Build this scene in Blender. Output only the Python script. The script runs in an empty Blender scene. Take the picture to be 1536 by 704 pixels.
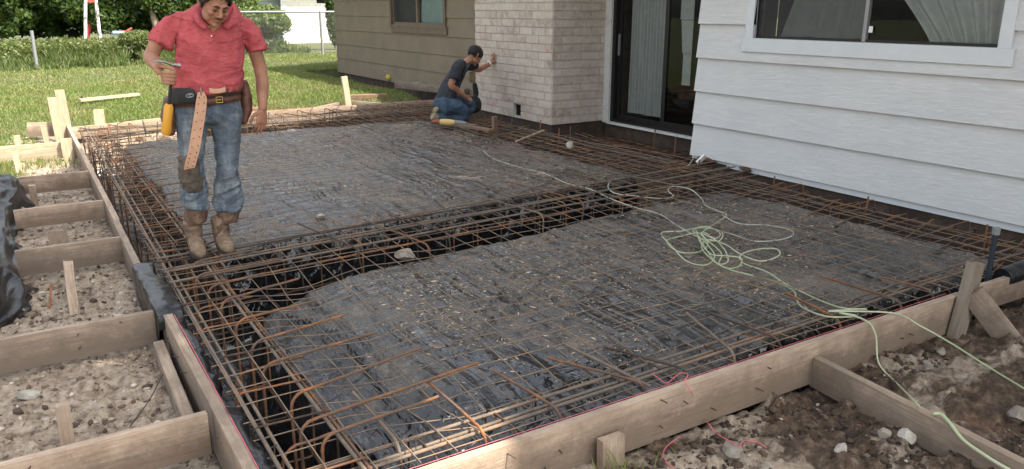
import bpy, bmesh, math, random
import numpy as np
from mathutils import Vector, Matrix, Euler
random.seed(7); rng = np.random.default_rng(7)
R = math.radians
scene = bpy.context.scene
col = scene.collection

# ------------------------------------------------------------------ camera maths
F = 1170.; PIT = math.atan(339/F); AZ = math.atan(758/math.hypot(339, F)); H = 1.6
FW = Vector((math.sin(AZ)*math.cos(PIT), math.cos(AZ)*math.cos(PIT), -math.sin(PIT)))
RT = Vector((math.cos(AZ), -math.sin(AZ), 0))
UP = Vector((math.sin(AZ)*math.sin(PIT), math.cos(AZ)*math.sin(PIT), math.cos(PIT)))
def ray(px, py): return FW*F + RT*(px-768) + UP*(352-py)
def atz(px, py, z=0.):
    r = ray(px, py); t = (z-H)/r.z; return Vector((r.x*t, r.y*t, z))
def aty(px, py, y):
    r = ray(px, py); t = y/r.y; return Vector((r.x*t, y, H+r.z*t))

# ------------------------------------------------------------------ noise
def _h(a, s):
    v = np.sin(a[..., 0]*127.1+a[..., 1]*311.7+a[..., 2]*74.7+s*19.19)*43758.5453
    return v-np.floor(v)
def vn(P, s=0):
    P = np.asarray(P, float); i = np.floor(P); f = P-i; u = f*f*(3-2*f); r = 0
    for dx in (0, 1):
        for dy in (0, 1):
            for dz in (0, 1):
                w = (u[..., 0] if dx else 1-u[..., 0])*(u[..., 1] if dy else 1-u[..., 1])*(u[..., 2] if dz else 1-u[..., 2])
                r = r+w*_h(i+np.array([dx, dy, dz]), s)
    return r
def fbm(P, o=4, s=0, g=.5):
    P = np.asarray(P, float); a = 1; t = 0; r = 0
    for k in range(o):
        r = r+a*vn(P*(2.03**k)+k*7.3, s+k); t += a; a *= g
    return r/t
def sst(a, b, x):
    t = np.clip((x-a)/(b-a), 0, 1); return t*t*(3-2*t)
def n1(x, s=0):
    return float(vn(np.array([[x, s*3.7, .5]]), s)[0])*2-1

# ------------------------------------------------------------------ materials
MATS = {}
class N:
    def __init__(s, name):
        s.m = bpy.data.materials.new(name); s.m.use_nodes = True; s.t = s.m.node_tree; s.t.nodes.clear()
        s.out = s.t.nodes.new('ShaderNodeOutputMaterial'); s.b = s.t.nodes.new('ShaderNodeBsdfPrincipled')
        s.t.links.new(s.b.outputs[0], s.out.inputs[0]); s.tc = s.t.nodes.new('ShaderNodeTexCoord'); MATS[name] = s.m
    def n(s, ty, **k):
        x = s.t.nodes.new(ty)
        for a, v in k.items(): setattr(x, a, v)
        return x
    def l(s, a, b): s.t.links.new(a, b)
    def mp(s, scale=(1, 1, 1), src='Object', rot=(0, 0, 0), loc=(0, 0, 0), rnd=False):
        m = s.n('ShaderNodeMapping'); m.inputs['Scale'].default_value = scale; m.inputs['Rotation'].default_value = rot; m.inputs['Location'].default_value = loc
        o = s.tc.outputs[src]
        if rnd:
            oi = s.n('ShaderNodeObjectInfo'); mu = s.n('ShaderNodeVectorMath', operation='SCALE'); mu.inputs['Scale'].default_value = 37
            cx = s.n('ShaderNodeCombineXYZ')
            for q in range(3): s.l(oi.outputs['Random'], cx.inputs[q])
            s.l(cx.outputs[0], mu.inputs[0]); ad = s.n('ShaderNodeVectorMath', operation='ADD')
            s.l(o, ad.inputs[0]); s.l(mu.outputs[0], ad.inputs[1]); o = ad.outputs[0]
        s.l(o, m.inputs[0]); return m.outputs[0]
    def noise(s, vec, sc, det=5, rough=.6, dist=0):
        x = s.n('ShaderNodeTexNoise'); x.inputs['Scale'].default_value = sc; x.inputs['Detail'].default_value = det
        x.inputs['Roughness'].default_value = rough; x.inputs['Distortion'].default_value = dist
        s.l(vec, x.inputs['Vector']); return x.outputs['Fac']
    def ramp(s, f, *st):
        r = s.n('ShaderNodeValToRGB'); e = r.color_ramp.elements
        while len(e) < len(st): e.new(.5)
        for q, (p, c) in enumerate(st):
            e[q].position = p
            if not isinstance(c, (tuple, list)): c = (c, c, c)
            e[q].color = (*c, 1)
        s.l(f, r.inputs[0]); return r.outputs[0]
    def mix(s, f, a, b, mode='MIX'):
        x = s.n('ShaderNodeMix', data_type='RGBA', blend_type=mode)
        for v, i in ((f, 0), (a, 6), (b, 7)):
            if isinstance(v, (int, float)): x.inputs[i].default_value = v
            elif isinstance(v, tuple): x.inputs[i].default_value = (*v, 1)
            else: s.l(v, x.inputs[i])
        return x.outputs[2]
    def math(s, op, a, b=0., clamp=False):
        x = s.n('ShaderNodeMath', operation=op); x.use_clamp = clamp
        for q, v in enumerate((a, b)):
            if isinstance(v, (int, float)): x.inputs[q].default_value = v
            else: s.l(v, x.inputs[q])
        return x.outputs[0]
    def set(s, c=None, r=None, bump=None, bs=.3, bd=.01, **k):
        if c is not None:
            if isinstance(c, tuple): s.b.inputs['Base Color'].default_value = (*c, 1)
            else: s.l(c, s.b.inputs['Base Color'])
        if r is not None:
            if isinstance(r, (int, float)): s.b.inputs['Roughness'].default_value = r
            else: s.l(r, s.b.inputs['Roughness'])
        if bump is not None:
            bn = s.n('ShaderNodeBump'); bn.inputs['Strength'].default_value = bs; bn.inputs['Distance'].default_value = bd
            s.l(bump, bn.inputs['Height']); s.l(bn.outputs[0], s.b.inputs['Normal'])
        for a, v in k.items(): s.b.inputs[a.replace('_', ' ')].default_value = v
        return s.m

def wood(name, c1, c2, c3, dirt=.4, mud=(.16, .11, .075)):
    n = N(name)
    g = n.noise(n.mp((1.2, 18, 18), rnd=True), 2.2, 6, .65, 1.2)
    f = n.noise(n.mp((3, 90, 90), rnd=True), 2, 4, .6)
    c = n.ramp(g, (.36, c1), (.5, c2), (.64, c3))
    c = n.mix(n.ramp(f, (.35, 0.), (.75, .45)), c, tuple(v*.55 for v in c3))
    b = n.noise(n.mp((1, 1, 1), rnd=True), 3.5, 6, .7)
    c = n.mix(n.math('MULTIPLY', n.ramp(b, (.42, 0.), (.66, 1.)), dirt), c, mud)
    sp = n.noise(n.mp((1, 1, 1), rnd=True), 95, 3, .7)
    c = n.mix(n.ramp(sp, (.62, 0.), (.72, .5)), c, (.46, .38, .29))
    sz = n.n('ShaderNodeSeparateXYZ'); n.l(n.tc.outputs['Object'], sz.inputs[0])      # splashed mud along the lower edge
    ms = n.math('ADD', n.math('MULTIPLY', sz.outputs[2], -4.6), n.math('MULTIPLY', n.noise(n.mp((1, 1, 1), rnd=True), 11, 7, .75), 1.3))
    c = n.mix(n.math('MULTIPLY', n.ramp(n.math('SUBTRACT', ms, .72), (.0, 0.), (.55, .85)), min(1, dirt+.25)), c, tuple(q_*.62 for q_ in mud))
    kn_ = n.n('ShaderNodeTexVoronoi'); kn_.inputs['Scale'].default_value = 2.6; n.l(n.mp((1, 3.2, 3.2), rnd=True), kn_.inputs['Vector'])
    c = n.mix(n.ramp(kn_.outputs['Distance'], (.04, .8), (.13, 0.)), c, tuple(q_*.38 for q_ in c3))
    oi = n.n('ShaderNodeObjectInfo'); c = n.mix(n.math('MULTIPLY', oi.outputs['Random'], .35), c, tuple(v*.7 for v in c2))
    return n.set(c, .85, n.math('ADD', n.math('ADD', f, g), sp), .5, .004)
wood('lumber', (.58, .455, .345), (.49, .375, .28), (.35, .25, .175), .65)
wood('muddy_lumber', (.50, .395, .30), (.38, .29, .215), (.27, .20, .145), .95, (.19, .145, .11))
wood('grey_lumber', (.36, .31, .25), (.30, .25, .195), (.22, .18, .135), .5)
wood('pale_lumber', (.68, .57, .42), (.55, .44, .30), (.44, .33, .21), .2)
wood('red_brown_lumber', (.31, .19, .12), (.25, .15, .09), (.19, .11, .07), .7)

def rust(name, a, b, c, sc=9):
    n = N(name); v = n.mp(); f = n.noise(v, sc, 5, .7); g = n.noise(v, 2.3, 3, .6)
    cc = n.ramp(f, (.34, a), (.52, b), (.7, c))
    cc = n.mix(n.ramp(g, (.42, 0.), (.62, .75)), cc, tuple(x*.8+.03 for x in a))
    return n.set(cc, .82, n.noise(v, 160, 2, .6), .5, .003, Metallic=.15)
rust('rusted_steel', (.10, .07, .05), (.22, .10, .045), (.42, .17, .055))
rust('dark_rusted_steel', (.040, .027, .020), (.085, .048, .029), (.17, .085, .045))
rust('grey_steel_bar', (.13, .105, .085), (.20, .15, .11), (.30, .18, .10))
rust('wire_steel', (.15, .11, .08), (.29, .21, .145), (.40, .20, .09), 5)

n = N('black_plastic')
v = n.mp()
dust = n.ramp(n.noise(v, 1.9, 9, .72, .8), (.46, 0.), (.62, 1.))
fine = n.ramp(n.noise(v, 62, 5, .8), (.49, 0.), (.58, 1.))
strk = n.ramp(n.noise(n.mp((14, 2.6, 1), rot=(0, 0, .55)), 2.2, 7, .75), (.44, 0.), (.62, 1.))
sx = n.n('ShaderNodeSeparateXYZ'); n.l(v, sx.inputs[0])
# dust thins out towards the near left corner, where rain washed the sheet clean
cl = n.math('ADD', n.math('MULTIPLY', sx.outputs[0], .09), n.math('MULTIPLY', sx.outputs[1], .17))
cl = n.ramp(n.math('ADD', cl, n.math('MULTIPLY', n.noise(v, 1.3, 5, .65), .6)), (.92, .05), (1.10, .30), (1.32, 1.))
crs = n.math('MULTIPLY', n.ramp(n.noise(v, 13, 7, .78), (.50, 0.), (.60, 1.)), n.ramp(n.noise(v, 120, 3, .7), (.40, .2), (.56, 1.)))
dm = n.math('MULTIPLY', n.math('ADD', n.math('MULTIPLY', dust, .55), n.math('MULTIPLY', strk, .35), True), n.math('ADD', n.math('MULTIPLY', fine, .7), .30))
gz = n.n('ShaderNodeNewGeometry'); gs = n.n('ShaderNodeSeparateXYZ'); n.l(gz.outputs['True Normal'], gs.inputs[0])
flat = n.ramp(gs.outputs[2], (.55, 0.), (.93, 1.))          # dust lies only where the sheet is level, not on the trench walls
deep = n.ramp(n.math('ADD', sx.outputs[2], 1.), (.62, .12), (.78, 1.))  # dust colour also faded in the trench depths, painting them dark as in shade
flat = n.math('MULTIPLY', flat, deep)
dm = n.math('MULTIPLY', n.math('ADD', n.math('MULTIPLY', crs, .55), dm, True), n.math('MULTIPLY', cl, flat), True)
big = n.ramp(n.noise(n.mp((1, .55, 1), rot=(0, 0, .5)), 1.25, 5, .62, .7), (.42, .05), (.56, 1.))
dm = n.math('MULTIPLY', dm, big)
film = n.math('MULTIPLY', n.math('ADD', n.math('MULTIPLY', cl, .065), .006), flat)
base = n.mix(film, (.009, .010, .012), (.235, .205, .185))
dc = n.ramp(n.noise(v, 2.6, 5, .7), (.32, (.28, .23, .18)), (.5, (.50, .41, .31)), (.68, (.48, .32, .20)))
c = n.mix(n.math('MULTIPLY', dm, .85), base, dc)
rg = n.math('ADD', n.math('MULTIPLY', dm, .5), .21, True)
wr = n.noise(n.mp((4.6, .7, 2), rot=(0, 0, .55)), 2.1, 3, .45, .6)
wr2 = n.noise(n.mp((.7, 3.2, 1), rot=(0, 0, -.35)), 2.4, 3, .5, .8)
MATP = n.set(c, rg, n.math('ADD', n.math('ADD', n.math('MULTIPLY', wr, 1.3), n.math('MULTIPLY', wr2, .8)), n.math('MULTIPLY', dm, .12)), .85, .07, Specular_IOR_Level=.9, IOR=1.56)
n = N('clean_black_plastic'); v = n.mp()
d = n.ramp(n.noise(v, 6, 6, .7), (.5, 0.), (.75, .5))
n.set(n.mix(d, (.010, .011, .014), (.10, .09, .08)), .33, n.noise(n.mp((3, 1, 3)), 4, 3, .45, 1), .3, .04)

n = N('soil'); v = n.mp()
sx = n.n('ShaderNodeSeparateXYZ'); n.l(v, sx.inputs[0])
a = n.noise(v, 1.9, 9, .72, .5); b = n.noise(v, 19, 7, .72)
dry = n.ramp(b, (.32, (.11, .078, .053)), (.47, (.30, .235, .175)), (.64, (.46, .385, .30)))
wet = n.ramp(b, (.32, (.03, .019, .012)), (.5, (.085, .055, .035)), (.66, (.20, .14, .095)))
pt = n.ramp(n.noise(n.mp((1, 1.6, 1)), 1.5, 5, .6), (.50, 0.), (.60, .95))      # pale trodden caliche patches
f = n.math('ADD', n.math('ADD', n.math('MULTIPLY', sx.outputs[0], -.27), pt), n.math('MULTIPLY', a, 3.6))
f = n.ramp(n.math('SUBTRACT', f, 1.22), (.0, 0.), (.45, 1.))
soil = n.mix(f, wet, dry)
br = n.ramp(n.noise(v, 1.1, 4, .6), (.62, 0.), (.70, .6)); soil = n.mix(br, soil, (.30, .16, .085))
sg = n.noise(v, 5, 7, .7)
lawn = n.ramp(sg, (.3, (.035, .045, .016)), (.5, (.07, .085, .03)), (.7, (.14, .12, .06)))
# lawn begins past the dug strip round the form
yy = n.math('ADD', sx.outputs[1], n.math('MULTIPLY', n.noise(v, 1.7, 5, .6), 1.4))
xl = n.math('ADD', n.math('MULTIPLY', sx.outputs[0], -1.), n.math('MULTIPLY', n.noise(v, 1.5, 5, .6), 1.2))
g1 = n.ramp(n.math('SUBTRACT', yy, 13.9), (.0, 0.), (.35, 1.))
g2 = n.math('MULTIPLY', n.ramp(n.math('SUBTRACT', xl, .62), (.0, 0.), (.3, 1.)), n.ramp(n.math('SUBTRACT', yy, 9.9), (.0, 0.), (.6, 1.)))
gm = n.math('MAXIMUM', g1, g2)
n.set(n.mix(gm, soil, lawn), .95, n.math('ADD', b, n.noise(v, 60, 5, .7)), .9, .012)

def leafpatch(n, c):
    v = n.mp(); return n.mix(n.ramp(n.noise(v, .9, 6, .7), (.44, 0.), (.62, .8)), c, (.26, .23, .10))
def simple(name, c, r=.8, **k):
    n = N(name); return n.set(c, r, **k)
n = N('stone_mat'); v = n.mp(rnd=True)
n.set(n.ramp(n.noise(v, 9, 6, .7), (.3, (.17, .14, .105)), (.6, (.34, .30, .25))), .95, n.noise(v, 40, 5, .75), 1., .012)
n = N('pale_stone'); v = n.mp(rnd=True)
n.set(n.ramp(n.noise(v, 7, 6, .7), (.3, (.27, .235, .19)), (.6, (.52, .48, .42))), .95, n.noise(v, 40, 5, .75), 1., .012)
N_ = N('ochre_stone'); N_.set(N_.ramp(N_.noise(N_.mp(), 14, 7, .75), (.35, (.14, .07, .035)), (.65, (.42, .24, .12))), .95, N_.noise(N_.mp(), 30, 5), .8, .01)
n = N('gravel_mat'); at = n.n('ShaderNodeAttribute', attribute_name='rnd')
n.set(n.ramp(at.outputs['Fac'], (0., (.07, .048, .034)), (.35, (.19, .14, .10)), (.75, (.32, .26, .20)), (1., (.56, .50, .43))), .95, n.noise(n.mp(), 70, 4, .7), .5, .006)
n = N('wet_clod_mat'); at = n.n('ShaderNodeAttribute', attribute_name='rnd')
n.set(n.ramp(at.outputs['Fac'], (0., (.035, .023, .016)), (.55, (.085, .055, .038)), (.9, (.17, .12, .085)), (1., (.5, .45, .38))), .92, n.noise(n.mp(), 60, 4, .7), .6, .006)
n = N('debris_mat'); at = n.n('ShaderNodeAttribute', attribute_name='rnd')
n.set(n.ramp(at.outputs['Fac'], (0., (.06, .045, .035)), (.3, (.32, .24, .15)), (.8, (.50, .40, .28)), (1., (.60, .54, .43))), .9)

def leafmat(name, *cs, tr=.35):
    n = N(name); at = n.n('ShaderNodeAttribute', attribute_name='rnd')
    k = len(cs)-1; c = n.ramp(at.outputs['Fac'], *[(i/k, q) for i, q in enumerate(cs)])
    if name == 'grass_mat': c = leafpatch(n, c)
    n.set(c, .55); t = n.n('ShaderNodeBsdfTranslucent'); n.l(n.mix(.5, c, (.25, .33, .04)), t.inputs[0])
    m = n.n('ShaderNodeMixShader'); m.inputs[0].default_value = tr
    n.l(n.b.outputs[0], m.inputs[1]); n.l(t.outputs[0], m.inputs[2]); n.l(m.outputs[0], n.out.inputs[0])
leafmat('grass_mat', (.08, .13, .03), (.13, .19, .04), (.20, .25, .06), (.34, .32, .14))
leafmat('weed_mat', (.035, .06, .015), (.08, .12, .03), (.15, .18, .06), (.34, .29, .17))
leafmat('leaf_mat', (.010, .028, .006), (.025, .06, .011), (.055, .10, .018), (.13, .19, .04))  # greens lowered to stand in for shade over the thicket
leafmat('light_leaf_mat', (.03, .065, .015), (.08, .13, .035), (.15, .20, .06), (.28, .30, .13))

n = N('white_siding_paint'); v = n.mp((40, 1.6, 40))
g = n.noise(v, 3, 7, .62, 1.7); g2 = n.noise(n.mp((60, 5, 60)), 3, 4, .6, .5)
st = n.noise(n.mp(), 1.7, 5, .6); sp = n.noise(n.mp(), 7, 6, .75)
c = n.ramp(st, (.3, (.66, .67, .665)), (.7, (.72, .725, .715)))
c = n.mix(n.ramp(sp, (.70, 0.), (.80, .35)), c, (.50, .45, .38))
n.set(c, .55, n.math('ADD', n.ramp(g, (.42, 0.), (.56, 1.)), n.math('MULTIPLY', g2, .6)), .55, .005)
n = N('white_trim_paint'); v = n.mp()
n.set(n.ramp(n.noise(v, 5, 6, .7), (.3, (.60, .63, .65)), (.7, (.67, .70, .71))), .5, n.noise(n.mp((30, 2, 30)), 3, 4), .12, .003)
n = N('cream_trim_paint'); v = n.mp()
n.set(n.ramp(n.noise(v, 8, 7, .75), (.28, (.40, .40, .37)), (.5, (.60, .61, .58))), .6, n.noise(v, 40, 4), .2, .003)
n = N('olive_siding_paint'); g = n.noise(n.mp((26, 1.2, 26)), 3, 6, .65, 1.5)
n.set(n.ramp(n.noise(n.mp(), 2, 6, .7), (.3, (.19, .150, .105)), (.7, (.245, .195, .14))), .75, g, .35, .004)
n = N('brown_window_paint'); n.set(n.ramp(n.noise(n.mp(), 6, 5), (.3, (.13, .095, .065)), (.7, (.18, .135, .095))), .6)
n = N('whitewashed_brick'); v = n.mp(); at = n.n('ShaderNodeAttribute', attribute_name='rnd')
ca = n.ramp(at.outputs['Fac'], (0., (.36, .28, .225)), (.4, (.46, .375, .31)), (.8, (.54, .46, .39)), (1., (.40, .275, .215)))
wn = n.noise(v, 9, 7, .75); c = n.mix(n.ramp(wn, (.40, 0.), (.62, .8)), ca, (.60, .545, .475))
c = n.mix(n.ramp(n.noise(v, 3, 5, .7), (.62, 0.), (.74, .5)), c, (.26, .23, .20))
n.set(c, .9, n.math('ADD', wn, n.noise(v, 70, 4, .7)), .7, .006)
n = N('mortar'); v = n.mp(); n.set(n.ramp(n.noise(v, 20, 5), (.3, (.40, .37, .34)), (.7, (.56, .53, .50))), .95, n.noise(v, 90, 3), .5, .004)
n = N('foundation_mat'); v = n.mp()
n.set(n.ramp(n.noise(v, 5, 7, .7), (.3, (.035, .024, .018)), (.55, (.065, .045, .033)), (.75, (.14, .10, .075))), .85, n.noise(v, 30, 5), .5, .01)
simple('dark_bronze', (.018, .016, .016), .4, Metallic=.3)
simple('grey_aluminium', (.30, .30, .30), .45, Metallic=.4)
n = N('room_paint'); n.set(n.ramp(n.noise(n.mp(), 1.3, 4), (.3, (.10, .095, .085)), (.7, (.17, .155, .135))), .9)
n = N('window_glass'); gl = n.n('ShaderNodeBsdfGlossy'); gl.inputs['Roughness'].default_value = .02; gl.inputs[0].default_value = (.9, .93, .95, 1)
tp = n.n('ShaderNodeBsdfTransparent'); tp.inputs[0].default_value = (.80, .83, .82, 1)
fr = n.n('ShaderNodeFresnel'); fr.inputs[0].default_value = 1.5
ms = n.n('ShaderNodeMixShader'); n.l(n.math('MULTIPLY', fr.outputs[0], .8), ms.inputs[0]); n.l(tp.outputs[0], ms.inputs[1]); n.l(gl.outputs[0], ms.inputs[2]); n.l(ms.outputs[0], n.out.inputs[0])
n = N('insect_screen'); tp = n.n('ShaderNodeBsdfTransparent'); df = n.n('ShaderNodeBsdfDiffuse'); df.inputs[0].default_value = (.10, .10, .10, 1)
ms = n.n('ShaderNodeMixShader'); ms.inputs[0].default_value = .42; n.l(tp.outputs[0], ms.inputs[1]); n.l(df.outputs[0], ms.inputs[2]); n.l(ms.outputs[0], n.out.inputs[0])
def cloth(name, c, c2, r=.9, sc=300, bs=.25, tr=0):
    n = N(name); v = n.mp(); f = n.noise(v, 11, 6, .7)
    cc = n.ramp(f, (.35, c), (.68, c2))
    wk = n.noise(n.mp((1, 1, 2.6), rot=(0, .5, 0)), 9, 5, .6, 1.6); wk2 = n.noise(n.mp((1, 1, 2.2), rot=(0, -.6, 0)), 14, 4, .6, 1.4)
    n.set(cc, r, n.math('ADD', n.math('ADD', wk, n.math('MULTIPLY', wk2, .6)), n.math('MULTIPLY', n.noise(v, sc, 2), .015)), .55 if not tr else .1, .03)
    if tr:
        t = n.n('ShaderNodeBsdfTranslucent'); n.l(cc, t.inputs[0]); m = n.n('ShaderNodeMixShader'); m.inputs[0].default_value = tr
        n.l(n.b.outputs[0], m.inputs[1]); n.l(t.outputs[0], m.inputs[2]); n.l(m.outputs[0], n.out.inputs[0])
cloth('sheer_white', (.62, .63, .62), (.76, .77, .75), tr=.3)
cloth('pale_blue_cloth', (.50, .62, .62), (.60, .70, .69), tr=.2)
cloth('pink_plush', (.70, .30, .32), (.80, .40, .42))
cloth('red_cotton', (.37, .058, .068), (.49, .10, .11))
cloth('navy_cotton', (.016, .019, .028), (.030, .034, .045))
n = N('denim'); v = n.mp(); f = n.noise(v, 6, 6, .7, .5); f2 = n.noise(n.mp((6, 6, 1.5)), 5, 5, .7)
c = n.ramp(n.noise(n.mp((7, 7, 2.4)), 1.5, 6, .65), (.34, (.07, .095, .125)), (.52, (.12, .155, .19)), (.68, (.26, .30, .32)))
c = n.mix(n.ramp(f2, (.52, 0.), (.72, .75)), c, (.055, .085, .13))
c = n.mix(n.ramp(n.noise(v, 17, 6, .75), (.52, 0.), (.68, .5)), c, (.17, .145, .115))
n.set(c, .9, n.math('ADD', n.noise(n.mp((1, 1, 2.8)), 10, 5, .62, 1.8), n.math('MULTIPLY', n.noise(v, 260, 2), .05)), .6, .03)
n = N('dark_denim'); v = n.mp(); f = n.noise(v, 5, 6, .7, .5)
n.set(n.ramp(f, (.35, (.025, .045, .08)), (.6, (.055, .095, .15)), (.75, (.12, .165, .21))), .9, n.noise(v, 9, 5, .62, 1.5), .6, .03)
n = N('muddy_denim'); n.set(n.ramp(n.noise(n.mp(), 16, 6, .7), (.35, (.055, .042, .032)), (.6, (.12, .10, .075)), (.75, (.15, .15, .14))), .95)
n = N('boot_leather'); v = n.mp(); f = n.noise(v, 9, 7, .75)
n.set(n.ramp(f, (.33, (.085, .055, .036)), (.5, (.19, .13, .085)), (.68, (.31, .235, .16))), .85, f, .6, .01)
n = N('boot_shaft'); v = n.mp(); f = n.noise(v, 14, 7, .75)
n.set(n.ramp(f, (.33, (.045, .024, .016)), (.5, (.12, .068, .042)), (.68, (.25, .17, .115))), .75, f, .6, .01)
n = N('brown_leather'); v = n.mp(); f = n.noise(v, 12, 6, .7)
n.set(n.ramp(f, (.33, (.055, .022, .014)), (.66, (.15, .065, .038))), .6, f, .4, .006)
n = N('tan_leather'); v = n.mp(); n.set(n.ramp(n.noise(v, 9, 6, .7), (.33, (.46, .25, .155)), (.66, (.60, .36, .235))), .65)
n = N('khaki'); v = n.mp(); n.set(n.ramp(n.noise(v, 12, 6, .7), (.33, (.20, .16, .09)), (.66, (.34, .29, .19))), .9)
n = N('skin'); v = n.mp(); f = n.noise(v, 9, 5, .65)
n.set(n.ramp(f, (.32, (.25, .115, .068)), (.66, (.40, .20, .125))), .58, n.noise(v, 120, 4), .3, .002)
n.b.inputs['Subsurface Weight'].default_value = .03; n.b.inputs['Subsurface Radius'].default_value = (.01, .004, .002)
n = N('black_hair'); n.set((.009, .008, .008), .55, n.noise(n.mp((60, 60, 12)), 5, 3), 1., .01)
n = N('stubble'); n.set((.07, .038, .028), .8)
simple('lip_skin', (.28, .10, .075), .5)
simple('dark_pad', (.015, .016, .018), .7); simple('grey_emblem', (.32, .34, .36), .4, Metallic=.5)
simple('brass', (.45, .30, .10), .35, Metallic=.9); simple('tool_steel', (.26, .24, .22), .4, Metallic=.8)
simple('yellow_grip', (.62, .30, .025), .5); simple('drill_yellow', (.55, .40, .14), .6); simple('drill_red', (.25, .07, .04), .6)
simple('drill_grey', (.16, .17, .17), .5); simple('watch_white', (.75, .75, .73), .4)
n = N('green_hose'); v = n.mp(); n.set(n.ramp(n.noise(v, 2.2, 4), (.35, (.34, .42, .23)), (.65, (.50, .51, .36))), .45)
n = N('faded_hose'); v = n.mp(); n.set(n.ramp(n.noise(v, 3, 4), (.35, (.38, .40, .31)), (.65, (.52, .54, .44))), .5)
simple('pink_string', (.62, .15, .18), .8); simple('blue_pipe', (.018, .026, .038), .5); simple('cap_grey', (.20, .23, .22), .6)
simple('black_hole', (.006, .005, .005), 1.); simple('white_card', (.78, .78, .74), .7); simple('yellow_plastic', (.55, .42, .06), .6)
n = N('shade_dappled_white'); n.set(n.ramp(n.noise(n.mp(), 5, 5, .7), (.42, (.14, .14, .12)), (.5, (.72, .70, .66))), .7); simple('red_plastic', (.40, .06, .045), .6); simple('blue_grey_plastic', (.35, .45, .52), .5)  # dark blotches on the pole white are painted leaf shade
simple('galvanised', (.24, .245, .25), .6, Metallic=.3); simple('shingle', (.10, .085, .075), .95)
n = N('bark'); v = n.mp((8, 8, 1.5)); f = n.noise(v, 3, 6, .7); n.set(n.ramp(f, (.35, (.16, .12, .085)), (.65, (.36, .29, .21))), .95, f, .8, .02)
n = N('neighbor_paint'); n.set(n.ramp(n.noise(n.mp(), 3, 6, .7), (.3, (.68, .64, .55)), (.7, (.80, .77, .69))), .8)
n = N('neighbor_siding'); n.set((.42, .48, .47), .8)
n = N('rotten_wood'); v = n.mp(); f = n.noise(v, 30, 6, .8); n.set(n.ramp(f, (.35, (.03, .02, .014)), (.65, (.20, .11, .065))), .95, f, .9, .01)

# ------------------------------------------------------------------ objects
def prop(o, label=None, cat=None, group=None, kind=None):
    if label: o['label'] = label
    if cat: o['category'] = cat
    if group: o['group'] = group
    if kind: o['kind'] = kind
    return o
def thing(name, label, cat, loc=(0, 0, 0), rot=(0, 0, 0), group=None):
    o = bpy.data.objects.new(name, None); col.objects.link(o); o.empty_display_size = .1
    o.location = loc; o.rotation_euler = rot; return prop(o, label, cat, group)
def link(name, me, parent=None, loc=None, rot=None):
    o = bpy.data.objects.new(name, me); col.objects.link(o)
    if parent is not None:
        o.parent = parent
    if loc is not None: o.location = loc
    if rot is not None: o.rotation_euler = rot
    return o
def world_child(o, parent):          # mesh is in world coordinates, keep it there under its parent
    bpy.context.view_layer.update()
    o.parent = parent; o.matrix_parent_inverse = parent.matrix_world.inverted()
def npmesh(name, V, Fc, mats, smooth=False, rnd=None, mi=None):
    """V (n,3); Fc (m,k) faces of equal size"""
    me = bpy.data.meshes.new(name); V = np.asarray(V, np.float32); Fc = np.asarray(Fc, np.int32)
    m, k = Fc.shape
    me.vertices.add(len(V)); me.vertices.foreach_set('co', V.ravel())
    me.loops.add(m*k); me.loops.foreach_set('vertex_index', Fc.ravel())
    me.polygons.add(m); me.polygons.foreach_set('loop_start', np.arange(0, m*k, k, dtype=np.int32))
    me.polygons.foreach_set('loop_total', np.full(m, k, np.int32))
    if smooth: me.polygons.foreach_set('use_smooth', np.ones(m, bool))
    if mi is not None: me.polygons.foreach_set('material_index', np.asarray(mi, np.int32))
    for q in (mats if isinstance(mats, (list, tuple)) else [mats]): me.materials.append(MATS[q])
    if rnd is not None:
        a = me.attributes.new('rnd', 'FLOAT', 'FACE'); a.data.foreach_set('value', np.asarray(rnd, np.float32))
    me.update(calc_edges=True); me.validate(); return me
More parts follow.
